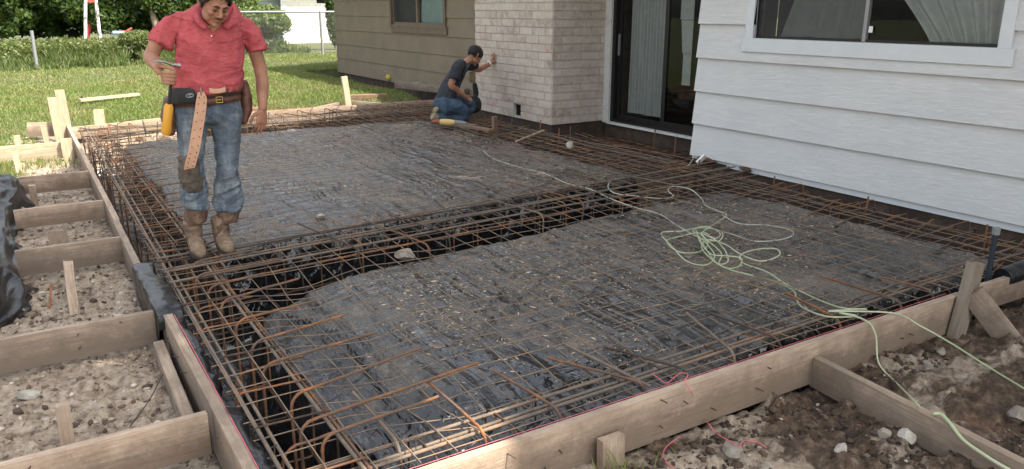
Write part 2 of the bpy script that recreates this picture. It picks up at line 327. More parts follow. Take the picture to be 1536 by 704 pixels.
class MB:
    def __init__(s): s.v = []; s.f = []; s.m = []; s.sm = []; s.r = []
    def add(s, vs, fs, mi=0, smooth=False, r=.5):
        o = len(s.v); s.v += [tuple(v) for v in vs]
        for f in fs: s.f.append(tuple(i+o for i in f)); s.m.append(mi); s.sm.append(smooth); s.r.append(r)
    def box(s, a, b, mi=0, r=.5):
        (x0, y0, z0), (x1, y1, z1) = a, b
        x0, x1 = min(x0, x1), max(x0, x1); y0, y1 = min(y0, y1), max(y0, y1); z0, z1 = min(z0, z1), max(z0, z1)
        s.add([(x0, y0, z0), (x1, y0, z0), (x1, y1, z0), (x0, y1, z0), (x0, y0, z1), (x1, y0, z1), (x1, y1, z1), (x0, y1, z1)],
              [(0, 3, 2, 1), (4, 5, 6, 7), (0, 1, 5, 4), (1, 2, 6, 5), (2, 3, 7, 6), (3, 0, 4, 7)], mi, False, r)
    def tube(s, pts, rad, sides=8, mi=0, smooth=True, closed=False):
        pts = [Vector(p) for p in pts]; n_ = len(pts)
        if not isinstance(rad, (list, tuple)): rad = [rad]*n_
        tang = []
        for i in range(n_):
            if closed: t = pts[(i+1) % n_]-pts[i-1]
            else: t = pts[min(i+1, n_-1)]-pts[max(i-1, 0)]
            tang.append(t.normalized() if t.length > 1e-9 else Vector((0, 0, 1)))
        u = tang[0].orthogonal().normalized(); vs = []
        for i in range(n_):
            t = tang[i]; u = (u-t*u.dot(t)); u = u.normalized() if u.length > 1e-6 else t.orthogonal().normalized(); w = t.cross(u)
            for k in range(sides):
                a = 2*math.pi*k/sides; vs.append(pts[i]+(u*math.cos(a)+w*math.sin(a))*rad[i])
        fs = []
        for i in range(n_ if closed else n_-1):
            j = (i+1) % n_
            for k in range(sides):
                k2 = (k+1) % sides; fs.append((i*sides+k, i*sides+k2, j*sides+k2, j*sides+k))
        s.add(vs, fs, mi, smooth)
        if not closed:
            s.add(vs[:sides], [tuple(range(sides))[::-1]], mi); s.add(vs[-sides:], [tuple(range(sides))], mi)
    def mesh(s, name, mats, rnd=False):
        me = bpy.data.meshes.new(name); me.from_pydata(s.v, [], s.f)
        me.polygons.foreach_set('material_index', s.m); me.polygons.foreach_set('use_smooth', s.sm)
        for q in (mats if isinstance(mats, (list, tuple)) else [mats]): me.materials.append(MATS[q])
        if rnd:
            a = me.attributes.new('rnd', 'FLOAT', 'FACE'); a.data.foreach_set('value', np.array(s.r, np.float32))
        me.update(); return me
    def obj(s, name, mats, parent=None, rnd=False, loc=None, rot=None): return link(name, s.mesh(name, mats, rnd), parent, loc, rot)
def bez(pts, n_=8):              # catmull-rom through points
    P = [Vector(p) for p in pts]; P = [P[0]*2-P[1]]+P+[P[-1]*2-P[-2]]; out = []
    for i in range(1, len(P)-2):
        for k in range(n_):
            t = k/n_; a, b, c, d = P[i-1:i+3]
            out.append(.5*((2*b)+(-a+c)*t+(2*a-5*b+4*c-d)*t*t+(-a+3*b-3*c+d)*t**3))
    out.append(P[-2]); return out

# a board in local coordinates, long axis X from 0 to L, top at z=0, thickness along Y centred
def board_mesh(L, hgt, th, seed=0, ends=(0, 0), warp=.004, chip=.006):
    nx = max(4, int(L/.06)); rd = random.Random(seed)
    bm = bmesh.new(); rings = []
    prof = [(-th/2, -hgt), (th/2, -hgt), (th/2, -hgt*.5), (th/2, 0), (0, 0), (-th/2, 0), (-th/2, -hgt*.5)]
    for i in range(nx+1):
        t = i/nx; x = L*t; wy = warp*n1(x*.8, seed)*2; wz = warp*n1(x*.7+9, seed)
        ring = []
        for j, (y, z) in enumerate(prof):
            ex = 0
            if i == 0: ex = ends[0]*(-z/hgt)
            if i == nx: ex = ends[1]*(-z/hgt)
            jit = chip*max(0, n1(x*6+j*3, seed+5))*.5 if j in (3, 5) else 0
            ring.append(bm.verts.new((x+ex, y+wy, z+wz-jit)))
        rings.append(ring)
    k = len(prof)
    for i in range(nx):
        for j in range(k):
            bm.faces.new((rings[i][j], rings[i][(j+1) % k], rings[i+1][(j+1) % k], rings[i+1][j]))
    bm.faces.new(rings[0][::-1]); bm.faces.new(rings[-1])
    sharp = [e for e in bm.edges if len(e.link_faces) == 2 and e.calc_face_angle(0) > 1.0]
    bmesh.ops.bevel(bm, geom=sharp, offset=.0035, segments=2, affect='EDGES', profile=.6)
    bmesh.ops.recalc_face_normals(bm, faces=bm.faces)
    me = bpy.data.meshes.new('board'); bm.to_mesh(me); bm.free()
    return me
def board(name, label, cat, p0, p1, hgt, th, m, group=None, roll=0, seed=None, ends=(0, 0), parent=None, warp=.004):
    p0 = Vector(p0); p1 = Vector(p1); d = p1-p0; L = d.length
    seed = seed if seed is not None else random.randint(0, 9999)
    me = board_mesh(L, hgt, th, seed, ends, warp); me.materials.append(MATS[m])
    o = link(name, me)
    x = d.normalized(); z = Vector((0, 0, 1)); z = (z-x*z.dot(x))
    z = z.normalized() if z.length > 1e-3 else Vector((0, -1, 0))
    y = z.cross(x); M = Matrix((x, y, z)).transposed().to_4x4() @ Matrix.Rotation(roll, 4, 'X'); M.translation = p0
    o.matrix_world = M
    return prop(o, label, cat, group)
# an upright stake: from ground point up; width along given direction
def stake(name, label, top, bot, w, th, m, group=None, yaw=0, point=False, seed=0, cat='wooden stake'):
    top = Vector(top); bot = Vector(bot); z = (top-bot).normalized(); L = (top-bot).length
    ref = Vector((math.cos(yaw), math.sin(yaw), 0)); y = z.cross(ref).normalized(); x = y.cross(z)
    bm = bmesh.new(); rings = []; nz = max(4, int(L/.05))
    for i in range(nz+1):
        t = i/nz; s_ = 1.0
        if point and t < .15: s_ = .3+.7*t/.15
        ox = .004*n1(t*3, seed); c = []
        for (a, b) in ((-1, -1), (0, -1.0), (1, -1), (1, 1), (0, 1.0), (-1, 1)):
            zz = t*L-(.008*abs(n1(a*2+b+seed, 3)) if i == nz else 0)
            c.append(bm.verts.new((a*w/2*s_+ox, b*th/2*s_, zz)))
        rings.append(c)
    for i in range(nz):
        for j in range(6): bm.faces.new((rings[i][j], rings[i][(j+1) % 6], rings[i+1][(j+1) % 6], rings[i+1][j]))
    bm.faces.new(rings[0][::-1]); bm.faces.new(rings[-1])
    sharp = [e for e in bm.edges if len(e.link_faces) == 2 and e.calc_face_angle(0) > .8]
    bmesh.ops.bevel(bm, geom=sharp, offset=.003, segments=2, affect='EDGES')
    # grain runs along local X for the wood shader
    for v_ in bm.verts: v_.co = Vector((v_.co.z, v_.co.y, -v_.co.x))
    bmesh.ops.recalc_face_normals(bm, faces=bm.faces)
    me = bpy.data.meshes.new(name); bm.to_mesh(me); bm.free(); me.materials.append(MATS[m]); o = link(name, me)
    M = Matrix((z, y, -x)).transposed().to_4x4(); M.translation = bot; o.matrix_world = M
    return prop(o, label, cat, group)

def leaf_cloud(P, size, mat, name, up=.0, long=1.5):
    """diamond leaves at P with random orientation"""
    P = np.asarray(P, float); k = len(P)
    if np.isscalar(size): size = np.full(k, size)
    size = size*rng.uniform(.6, 1.4, k)
    a = rng.normal(size=(k, 3)); a[:, 2] += up; a /= np.linalg.norm(a, axis=1)[:, None]
    b = rng.normal(size=(k, 3)); b -= a*(a*b).sum(1)[:, None]; b /= np.linalg.norm(b, axis=1)[:, None]
    c = np.cross(a, b); s_ = size[:, None]
    V = np.stack([P-a*s_*.5*long, P+b*s_*.42+c*s_*.12, P+a*s_*.5*long, P-b*s_*.42+c*s_*.12], 1).reshape(-1, 3)
    Fc = np.arange(4*k).reshape(k, 4)
    return npmesh(name, V, Fc, mat, rnd=np.clip(rng.normal(.5, .22, k), 0, 1))
def blades(P, h, w, mat, name, lean=.5, bias=None):
    P = np.asarray(P, float); k = len(P); h = h*rng.uniform(.5, 1.4, k); ang = rng.uniform(0, 2*math.pi, k)
    wv = np.stack([np.cos(ang), np.sin(ang), 0*ang], 1)*(w*rng.uniform(.6, 1.3, k))[:, None]*.5
    la = rng.uniform(0, 2*math.pi, k); lv = np.stack([np.cos(la), np.sin(la), 0*la], 1)*(h*lean*rng.uniform(.1, 1, k))[:, None]
    z = np.array([0, 0, 1.])
    mid = P+lv*.35+z*(h*.6)[:, None]; tip = P+lv+z*h[:, None]
    V = np.stack([P-wv, P+wv, mid+wv*.8, mid-wv*.8, tip], 1).reshape(-1, 3)
    i = np.arange(k)*5
    F1 = np.stack([i, i+1, i+2, i+3], 1); F2 = np.stack([i+3, i+2, i+4, i+4], 1)
    # second piece as a thin quad (tip vertex doubled)
    V2 = np.concatenate([V, (tip+wv*.05)], 0); F2[:, 3] = i+4; F2 = np.stack([i+3, i+2, 5*k+np.arange(k), i+4], 1)
    r = np.clip(rng.normal(.42, .2, k), 0, 1)
    return npmesh(name, V2, np.concatenate([F1, F2]), mat, rnd=np.concatenate([r, r]))
def lumps(C, S, mat, name, rv):
    """many small angular stones in one mesh"""
    ico = bmesh.new(); bmesh.ops.create_icosphere(ico, subdivisions=1, radius=1); ico.verts.ensure_lookup_table()
    bv = np.array([v.co[:] for v in ico.verts]); bf = np.array([[v.index for v in f.verts] for f in ico.faces]); ico.free()
    k = len(C); nv = len(bv)
    jit = rng.uniform(.6, 1.3, (k, nv, 1)); sc = rng.uniform(.55, 1.3, (k, 1, 3))*np.array([1, 1, .7])
    V = (bv[None]*jit*sc*np.asarray(S)[:, None, None]+np.asarray(C)[:, None, :]).reshape(-1, 3)
    Fc = (bf[None]+(np.arange(k)*nv)[:, None, None]).reshape(-1, 3)
    return npmesh(name, V, Fc, mat, rnd=np.repeat(rv, len(bf)))
def rock(name, label, c, size, mat='stone_mat', seed=0, sc=(1, 1, .7), rz=0, cat='stone', group=None, flat=False):
    bm = bmesh.new(); bmesh.ops.create_icosphere(bm, subdivisions=4, radius=1)
    P = np.array([v.co[:] for v in bm.verts]); rs = np.random.default_rng(seed+100); size *= .72
    for _ in range(13):                       # chip flat faces off the ball
        nn = rs.normal(size=3); nn /= np.linalg.norm(nn); dd = rs.uniform(.52, .85); e = np.maximum(0, P@nn-dd); P = P-e[:, None]*nn[None]*.97
    P = P*(1+.16*(fbm(P*3+seed*3.1, 4, seed)-.5))[:, None]
    for v_, pq in zip(bm.verts, P): v_.co = Vector((pq[0]*sc[0], pq[1]*sc[1], pq[2]*sc[2]))*size*1.15
    bmesh.ops.rotate(bm, verts=bm.verts, cent=(0, 0, 0), matrix=Matrix.Rotation(rz, 3, 'Z'))
    me = bpy.data.meshes.new(name); bm.to_mesh(me); bm.free(); me.materials.append(MATS[mat])
    o = link(name, me, loc=(c[0], c[1], c[2]-size*sc[2]*.18)); return prop(o, label, cat, group)
SHK = 30000; EXPO = 1.38
# ================================================================== GROUND
GX0, GX1, GY0, GY1 = .52, 6.42, 2.26, 12.92          # dug footprint inside the form
def ground_h(X, Y):
    P = np.stack([X, Y, 0*X], -1)
    lawnz = -.15+.17*sst(2.0, 7.0, X)
    near = sst(14.5, 12.6, Y)*sst(-3., -1., X)
    dirtz = -.235+.05*(fbm(P*1.3, 3, 2)-.5)*2
    lf = sst(.7, .3, X)
    clod = (fbm(P*7, 5, 4, .6)-.5)*.10+np.maximum(0, fbm(P*16, 3, 9)-.52)*.16
    clod = clod*(.55+.45*lf*.6+.6*sst(1, 3, X)*(1+0*Y))
    # heaps of mud right of the near form
    mud = .10*np.maximum(0, fbm(P*2.6+4, 4, 12)-.5)*sst(1.2, 2.2, X)*sst(2.2, 1.9, Y)
    h = lawnz*(1-near)+(dirtz+clod+mud)*near+(1-near)*(fbm(P*.6, 3, 8)-.5)*.08
    # soft bank sloping up behind the far form
    inside = (X > .50) & (X < GX1+.02) & (Y > GY0) & (Y < GY1)
    rec = (X >= 6.3) & (X < 7.36) & (Y > 6.46) & (Y < 9.22)
    house = (X > 6.4) & (Y < 20.9) & ~rec
    h = np.where(inside, -.95, h)
    h = np.where(rec, -.42+.1*(fbm(P*8, 4, 5)-.5), h)
    h = np.where(house, -.45, h)
    h = np.where((X > 7.45) & (Y >= GY0) & (Y < 20.85), -.45, h)
    h = h-np.where(Y > 30, (Y-30)*.004, 0)
    return h
xs = np.concatenate([np.linspace(-120, -8, 14), np.linspace(-7, -1.6, 20), np.arange(-1.5, .5, .016), [.502, .52], np.arange(.54, 6.4, .028), [6.42, 6.45], np.arange(6.48, 7.4, .04), np.linspace(7.5, 12, 18), np.linspace(13, 140, 16)])
ys = np.concatenate([np.linspace(-60, -2, 12), np.linspace(-1, .4, 8), np.arange(.45, 2.24, .014), [2.255, 2.265], np.arange(2.28, 5.2, .017), np.arange(5.2, 12.9, .03), [12.91, 12.93], np.arange(12.97, 15, .05), np.linspace(15.2, 36, 90), np.linspace(37, 300, 24)])
gx, gy = np.meshgrid(xs, ys); hz = ground_h(gx, gy)
V = np.stack([gx, gy, hz], -1).reshape(-1, 3); nx, ny = len(xs), len(ys)
ii = (np.arange(ny-1)[:, None]*nx+np.arange(nx-1)[None]).ravel()
ground = link('ground', npmesh('ground', V, np.stack([ii, ii+1, ii+nx+1, ii+nx], 1), 'soil', True)); prop(ground, kind='structure')
def gh(x, y): return float(ground_h(np.array([x]), np.array([y]))[0])
def ong(px, py, dz=.012):
    z = -.2
    for _ in range(6): p_ = atz(px, py, z); z = max(gh(p_.x+a_, p_.y+b_) for a_ in (-.04, -.02, 0, .02, .04) for b_ in (-.04, -.02, 0, .02, .04))+dz
    return atz(px, py, z)

# small stones and clods, too many to count
def scat(k, x0, x1, y0, y1): return rng.uniform(x0, x1, k), rng.uniform(y0, y1, k)
x, y = scat(16000, -1.3, .47, 2.1, 12.6); s_ = rng.gamma(1.6, .0036, len(x)).clip(.002, .034); s_ *= (.5+.5*sst(12, 3, y)+.3)
C = np.stack([x, y, ground_h(x, y)+s_*.15], -1)
prop(link('gravel', lumps(C, s_, 'gravel_mat', 'gravel', rng.uniform(0, 1, len(x))**1.3)), 'dry pale gravel and crumbs of soil between the wooden braces', 'gravel', kind='stuff')
x, y = scat(15000, .9, 5.6, .5, 2.2); s_ = rng.gamma(1.6, .0050, len(x)).clip(.002, .042)
keep = fbm(np.stack([x, y, 0*x], -1)*2.3, 3, 40) > .44; x, y, s_ = x[keep], y[keep], s_[keep]
C = np.stack([x, y, ground_h(x, y)+s_*.1], -1)
prop(link('mud_clods', lumps(C, s_, 'wet_clod_mat', 'mud_clods', rng.uniform(0, 1, len(x))**1.5)), 'dark moist clods and crumbs of turned earth in front of the form', 'earth', kind='stuff')

# lawn
def lawnmask(x, y):
    w = (fbm(np.stack([x, y, 0*x], -1)*1.7, 3, 21)-.5)*1.6
    return ((y+w > 13.75) | ((x < .15+w*.5) & (y+w > 10.6))) & ~((x > 7.3) & (y < 20.95)) & ~((x > .4) & (y < 13.0))
P = []
for (k, x0, x1, y0, y1) in ((42000, -.6, 7.35, 13.0, 17.), (46000, -1.4, 8, 17, 22), (30000, -1.5, 10.5, 22, 29.5), (4200, -1.1, .1, 10.0, 13.4)):
    x, y = scat(k, x0, x1, y0, y1); m = lawnmask(x, y); P.append(np.stack([x[m], y[m], ground_h(x[m], y[m])-.004], -1))
P = np.concatenate(P); dist = P[:, 1]
hh = .055+.0*dist; clump = fbm(P*np.array([1.1, 1.1, 0]), 4, 33); hh = hh*(.25+1.5*clump)
prop(link('lawn_grass', blades(P, hh, .010+.0005*(dist-12).clip(0), 'grass_mat', 'lawn_grass', 1.1)), 'short sunlit lawn grass behind the concrete form', 'grass', kind='stuff')

# ================================================================== PLASTIC SHEET OVER THE PADS
def pad_sdf(X, Y):
    P = np.stack([X, Y, 0*X], -1)
    wob = (fbm(P*2.2, 2, 51)-.5)*.16+(vn(P*7, 53)-.5)*.025
    def rr(x0, x1, y0, y1, r=.15):
        cx, cy = (x0+x1)/2, (y0+y1)/2; qx = np.abs(X-cx)-(x1-x0)/2+r; qy = np.abs(Y-cy)-(y1-y0)/2+r
        return np.hypot(np.maximum(qx, 0), np.maximum(qy, 0))+np.minimum(np.maximum(qx, qy), 0)-r
    # the trench between the pads runs slightly askew
    Ys = Y-(X-1.)*.12
    dfar = np.maximum(rr(1.02, 5.42, 3, 11.35), 5.62-Ys-(X < 0)*0)
    dnear = np.maximum(rr(1.04, 5.68, 2.52, 9), Ys-4.66)
    # missing bite where the sheet has slumped, left end of the trench
    dnear = np.maximum(dnear, .45-np.hypot(X-1.55, (Ys-4.98)*1.1))
    return dfar+wob, dnear+wob, wob
def plastic_h(X, Y):
    P = np.stack([X, Y, 0*X], -1)
    dfar, dnear, wob = pad_sdf(X, Y)
    d = np.minimum(dfar, dnear)
    front = dnear < dfar
    w = np.where(front & ((Y < 2.9) | (X < 1.3)), .16, .09)
    t = sst(0, 1, (d+.02)/w)
    top = -.105+(fbm(P*.9, 3, 61)-.5)*.05
    dome = .16*sst(.55, 0, X-1.02)*(1)+.10*sst(.5, 0, Y-2.5)*sst(4, 1.5, X)
    top = top-np.where(front, dome, .05*sst(.35, 0, X-1.0))
    bot = -.80+(fbm(P*2.2, 2, 63)-.5)*.10
    h = top*(1-t)+bot*t
    # creases
    c, s_ = math.cos(.62), math.sin(.62); U = X*c+Y*s_; W = -X*s_+Y*c
    Q = np.stack([U*.55, W*5.5, 0*X], -1)+((fbm(P*1.1, 2, 71)-.5)*2.2)[..., None]
    rid = (1-np.abs(2*fbm(Q, 2, 73, .35)-1))**6
    Q2 = np.stack([W*.6, U*4.5, 0*X], -1)+((fbm(P*.9+9, 2, 74)-.5)*2.4)[..., None]
    rid2 = (1-np.abs(2*fbm(Q2, 2, 75, .35)-1))**8
    area = sst(.45, .62, fbm(P*.8, 3, 77))
    h = h+.022*rid*(.25+area)+.016*rid2*(1.2-area)
    pq = np.stack([X*6.5+1.2*(fbm(P*1.6, 2, 86)-.5), Y*.55, 0*X], -1); plt = (1-np.abs(2*fbm(pq, 2, 87, .4)-1))**9
    pm = sst(1.62, 1.28, X)*sst(2.5, 2.9, Y)*sst(5., 4.7, Y)+.8*np.exp(-((X-1.85)/.20)**2-((Y-4.35)/.42)**2)+.5*np.exp(-((X-2.9)/.5)**2-((Y-7.6)/1.2)**2)
    h = h+np.where(d < .05, .055*plt*pm, 0)
    # overlapping edges of the sheets
    wx = 4.68+.05*(fbm(P*1.4, 2, 83)-.5)*2+.03*(Y-4); wx2 = 3.52+.05*(fbm(P*1.7, 2, 84)-.5)*2
    onp = (1-t)*np.where(front, 1, 0)
    h = h+onp*(.022*np.exp(-((X-wx)/.03)**2)+.012*sst(0, .02, X-wx)-.012*sst(.3, .6, X-wx)+.014*np.exp(-((X-wx2)/.025)**2)*sst(4.4, 3.8, Y))
    # hanging folds on the trench walls
    fold = ((1-np.abs(2*vn(np.stack([X*9, Y*9, 0*X], -1), 79)-1))**2-.4)*.06*np.sin(np.pi*t)
    return h+fold+(fbm(P*9, 3, 81)-.5)*.004
xs = np.concatenate([np.arange(.545, 2.4, .014), np.arange(2.4, 6.40, .021)]); ys = np.concatenate([np.arange(2.285, 6.6, .014), np.arange(6.6, 12.9, .03)])
gx, gy = np.meshgrid(xs, ys); hz = plastic_h(gx, gy)
# sheet climbs the inside of the form and the foundation a little
edge = np.minimum(np.minimum(gx-.545, 12.88-gy), gy-2.285); hz = hz+sst(.06, 0, edge)*.10
V = np.stack([gx, gy, hz], -1).reshape(-1, 3); nx, ny = len(xs), len(ys)
ii = (np.arange(ny-1)[:, None]*nx+np.arange(nx-1)[None]).ravel()
pl = link('plastic_sheet', npmesh('plastic_sheet', V, np.stack([ii, ii+1, ii+nx+1, ii+nx], 1), 'black_plastic', True))
prop(pl, 'dusty wrinkled black plastic sheet covering both earth pads and lining the trenches', 'plastic sheet')
def ph(x, y): return float(plastic_h(np.array([x]), np.array([y]))[0])
# straw, crumbs of earth and sawdust lying on the sheet
x, y = scat(42000, 1.1, 5.6, 2.5, 11.3); dn = fbm(np.stack([x, y, 0*x], -1)*1.6, 4, 90)
d_ = np.minimum(*pad_sdf(x, y)[:2]); clean = sst(.7, 1.6, (x*.17+y*.12)+dn*.5)
m = (d_ < -.05) & (dn > .45) & (rng.uniform(0, 1, len(x)) < clean*(dn-.40)*6+.06); x, y = x[m], y[m]; xx = np.concatenate([rng.normal(1.85, .16, 900), rng.normal(2.5, .35, 900), rng.normal(3.6, .5, 900)]); yy = np.concatenate([rng.normal(3.75, .38, 900), rng.normal(4.1, .3, 900), rng.normal(3.5, .4, 900)]); m = np.minimum(*pad_sdf(xx, yy)[:2]) < -.05; x, y = np.concatenate([x, xx[m]]), np.concatenate([y, yy[m]]); k = len(x)
Pp = np.stack([x, y, plastic_h(x, y)+.004], -1); L = rng.gamma(2, .0042, k).clip(.002, .035); a = rng.uniform(0, 6.28, k)
dv = np.stack([np.cos(a), np.sin(a), rng.normal(0, .15, k)], 1)*L[:, None]; wv = np.stack([-np.sin(a), np.cos(a), rng.normal(0, .6, k)], 1)*(.0015+.10*L)[:, None]
V = np.stack([Pp-dv, Pp+wv, Pp+dv, Pp-wv], 1).reshape(-1, 3)
prop(link('straw_litter', npmesh('straw_litter', V, np.arange(4*k).reshape(k, 4), 'debris_mat', rnd=rng.uniform(0, 1, k))), 'straw, sawdust and soil crumbs littering the black sheet', 'litter', kind='stuff')

# ================================================================== FORM BOARDS
TH = .042
G1 = 'wooden boards of the concrete form'
board('form_board', 'long form board along the near side of the pit, ending at the tall grey stake', 'form board', (4.50, 2.262, .0), (.50, 2.262, .0), .225, TH, 'lumber', G1, seed=1, warp=.003)
board('form_board', 'short form board with a slanting cut end, right of the tall grey stake', 'form board', (4.58, 2.27, .0), (5.25, 2.27, -.01), .17, TH, 'lumber', G1, seed=2, ends=(0, .28))
board('form_board', 'nearest left form board with chipped top and a pink string along it', 'form board', (.50, 1.6, .0), (.50, 4.35, .005), .24, .046, 'muddy_lumber', G1, seed=3, warp=.004)
board('form_board', 'middle left form board under the torn black plastic flap', 'form board', (.485, 4.36, -.02), (.485, 6.7, -.0), .20, TH, 'muddy_lumber', G1, seed=4)
board('form_board', 'long far left form board running back to the two tall corner stakes', 'form board', (.492, 6.702, -.0), (.50, 12.95, .0), .19, TH, 'lumber', G1, seed=5, warp=.002)
board('form_board', 'bright sunlit far form board left of the standing worker', 'form board', (.53, 12.90, -.05), (2.3, 12.93, .02), .17, TH, 'pale_lumber', G1, seed=6)
board('form_board', 'long far form board with a red string line between the two workers', 'form board', (2.305, 12.90, .0), (6.38, 12.90, .0), .13, TH, 'lumber', G1, seed=7)
board('ledger_board', 'thin lower board under the far form board behind the rebar', 'board', (2.4, 12.86, -.14), (5.0, 12.86, -.155), .05, .03, 'grey_lumber', seed=17)
board('footing_board', 'short thick offcut lying along the foot of the nearest left form board', 'board', (.415, 3.22, -.135), (.425, 4.25, -.10), .12, .05, 'muddy_lumber', seed=8)
# braces out to the left
G2 = 'braces holding the left form board'
br = [(3.12, -1.1, .455, .185, 'lumber', 'nearest brace board, cutting the bottom left corner of the photo, with a damp lower edge'),
      (4.46, -1.1, .455, .185, 'muddy_lumber', 'second brace board from the front, mud-stained, just past the large white stone'),
      (6.17, -.20, .465, .185, 'muddy_lumber', 'third brace board from the front, behind the tall leaning stake, its end by the tarp'),
      (7.49, -.20, .465, .16, 'lumber', 'fourth brace board from the front, the shortest, beside the far end of the tarp'),
      (9.0, -.28, .47, .175, 'lumber', 'fifth brace board from the front, next to a small grass tuft'),
      (11.2, -1.2, .40, .20, 'pale_lumber', 'farthest brace board, pale and sunlit, with stakes before and behind it')]
for i, (y, x0, x1, h_, m, lb) in enumerate(br):
    board('brace_board', lb, 'brace board', (x0, y, -.005), (x1, y, -.002), h_, .038, m, G2, seed=20+i)
board('brace_board', 'half-buried brace board running from the near form into the mud at lower right', 'brace board', (3.19, 2.238, -.075), (3.13, .70, -.14), .16, .045, 'muddy_lumber', None, seed=31)
# stakes
stake('wooden_stake', 'short stake behind the nearest brace board at lower left', (-.045, 3.57, -.025), (-.055, 3.55, -.36), .055, .045, 'lumber', yaw=0, seed=1)
stake('wooden_stake', 'long thin leaning stake in front of the third brace board', (.095, 5.60, .02), (.068, 5.15, -.36), .055, .035, 'lumber', yaw=.1, seed=2)
stake('wooden_stake', 'wide short stake with reddish top behind the third brace board', (.08, 6.95, -.085), (.075, 6.93, -.36), .13, .04, 'muddy_lumber', yaw=0, seed=3)
stake('wooden_stake', 'small narrow stake between the fourth and fifth brace boards', (-.045, 8.72, -.04), (-.045, 8.75, -.34), .06, .04, 'lumber', yaw=0, seed=4)
stake('wooden_stake', 'thin pale stake in the grass in front of the farthest brace board', (-.165, 10.55, .03), (-.145, 10.5, -.34), .06, .04, 'pale_lumber', yaw=0, seed=5)
stake('wooden_stake', 'small pale stake just behind the farthest brace board', (-.13, 11.8, .04), (-.13, 11.8, -.3), .07, .04, 'pale_lumber', yaw=0, seed=6)
stake('wooden_stake', 'stout pale block stake where the farthest brace board meets the form', (.385, 11.13, .05), (.385, 11.12, -.32), .12, .045, 'pale_lumber', yaw=0, seed=7)
stake('wooden_stake', 'tall reddish stake, left one of the pair at the far left corner', (.345, 12.6, .42), (.37, 12.62, -.34), .11, .04, 'pale_lumber', yaw=.1, seed=8)
stake('wooden_stake', 'tall bright stake, right one of the pair at the far left corner', (.46, 12.80, .50), (.49, 12.80, -.34), .12, .045, 'pale_lumber', yaw=.0, seed=9)
stake('wooden_stake', 'small reddish peg left of the pair of tall corner stakes', (.19, 12.7, .04), (.22, 12.7, -.34), .07, .04, 'pale_lumber', yaw=0, seed=10)
board('corner_board', 'reddish short board on edge behind the pair of corner stakes', 'board', (.0, 13.0, .05), (.50, 13.0, .03), .2, .03, 'lumber', seed=41)
stake('wooden_stake', 'square pale stake behind the bright far form board left of the standing worker', (.92, 12.965, .18), (.92, 12.965, -.3), .14, .045, 'pale_lumber', yaw=0, seed=11)
stake('wooden_stake', 'lone upright stake on the lawn edge behind the far form board', (4.93, 13.6, .44), (4.99, 13.6, -.2), .115, .045, 'pale_lumber', yaw=.2, seed=12)
stake('wooden_stake', 'low stake with a weathered top outside the near form at the bottom edge', (1.85, 2.20, -.085), (1.85, 2.20, -.42), .115, .04, 'lumber', yaw=0, seed=13)
stake('wooden_stake', 'tall grey leaning stake at the right end of the near form', (4.50, 2.20, .205), (4.40, 2.20, -.33), .115, .05, 'grey_lumber', yaw=.0, seed=14)
board('kicker_board', 'short kicker board propped down from behind the tall grey stake', 'brace board', (4.50, 2.14, .075), (4.68, 1.93, -.25), .13, .035, 'muddy_lumber', seed=15)
# steel pipe stake
t = thing('pipe_stake', 'dark blue steel pipe stake with a grey cap behind the tall grey stake', 'steel stake', (5.0, 2.36, -.4))
mb = MB(); mb.tube([(0, 0, 0), (.0, 0, .66)], .016, 12); mb.obj('pipe', 'blue_pipe', t)
mb = MB(); mb.tube([(0, 0, .655), (0, 0, .70)], .023, 12); mb.tube([(-.03, 0, .69), (.03, 0, .69)], .008, 8); mb.obj('cap', 'cap_grey', t)
# black drain pipe at the right end
mb = MB(); mb.tube(bez([(5.05, 2.30, -.02), (5.4, 2.25, .02), (5.9, 2.2, .03)]), .06, 14)
prop(mb.obj('drain_pipe', 'clean_black_plastic'), 'thick black plastic pipe end lying past the short form board at the right edge', 'pipe')
# offcut boards lying about
board('lawn_board', 'narrow pale board lying on the lawn behind the left corner stakes', 'board', (.90, 16.7, -.02), (1.98, 17.3, -.02), .05, .09, 'pale_lumber', seed=51)
board('lawn_board', 'small pale offcut lying on the lawn near the fence', 'board', (7.25, 23.6, .01), (8.0, 22.9, .01), .06, .10, 'pale_lumber', seed=52)
board('lawn_board', 'thin board leaning down left of the lone lawn stake', 'board', (3.9, 13.35, -.11), (4.85, 13.7, -.02), .04, .08, 'grey_lumber', seed=53)
board('lawn_board', 'thin board leaning down right of the lone lawn stake', 'board', (5.05, 13.62, .0), (5.75, 13.35, -.08), .04, .07, 'grey_lumber', seed=54)
board('lawn_board', 'dark brown chunk of wood lying just right of the lone lawn stake', 'board', (5.2, 14.2, .04), (5.95, 14.1, .03), .10, .20, 'red_brown_lumber', seed=55)
board('wood_block', 'weathered timber edging against the olive wall behind the kneeling worker', 'board', (6.9, 15.8, .10), (7.3, 13.4, .12), .14, .10, 'grey_lumber', seed=56)
board('wood_block', 'rough brown wood end sticking out of the soil behind the standing worker\'s hip', 'board', (2.9, 13.25, .03), (3.35, 13.2, .03), .17, .12, 'red_brown_lumber', seed=57)
board('scrap_board', 'stained flat board resting on the rebar at the kneeling worker\'s knees', 'board', (5.23, 10.25, .0), (5.42, 9.25, .0), .03, .10, 'red_brown_lumber', seed=58)
stake('wooden_stake', 'short pointed brown stake standing in the rebar below the brick chimney', (5.50, 9.3, .17), (5.52, 9.3, -.2), .075, .04, 'red_brown_lumber', yaw=.3, seed=59)
board('scrap_stick', 'thin pale stick lying across the rebar before the chimney', 'stick', (5.30, 8.42, -.03), (6.02, 8.85, -.0), .015, .03, 'pale_lumber', seed=60)

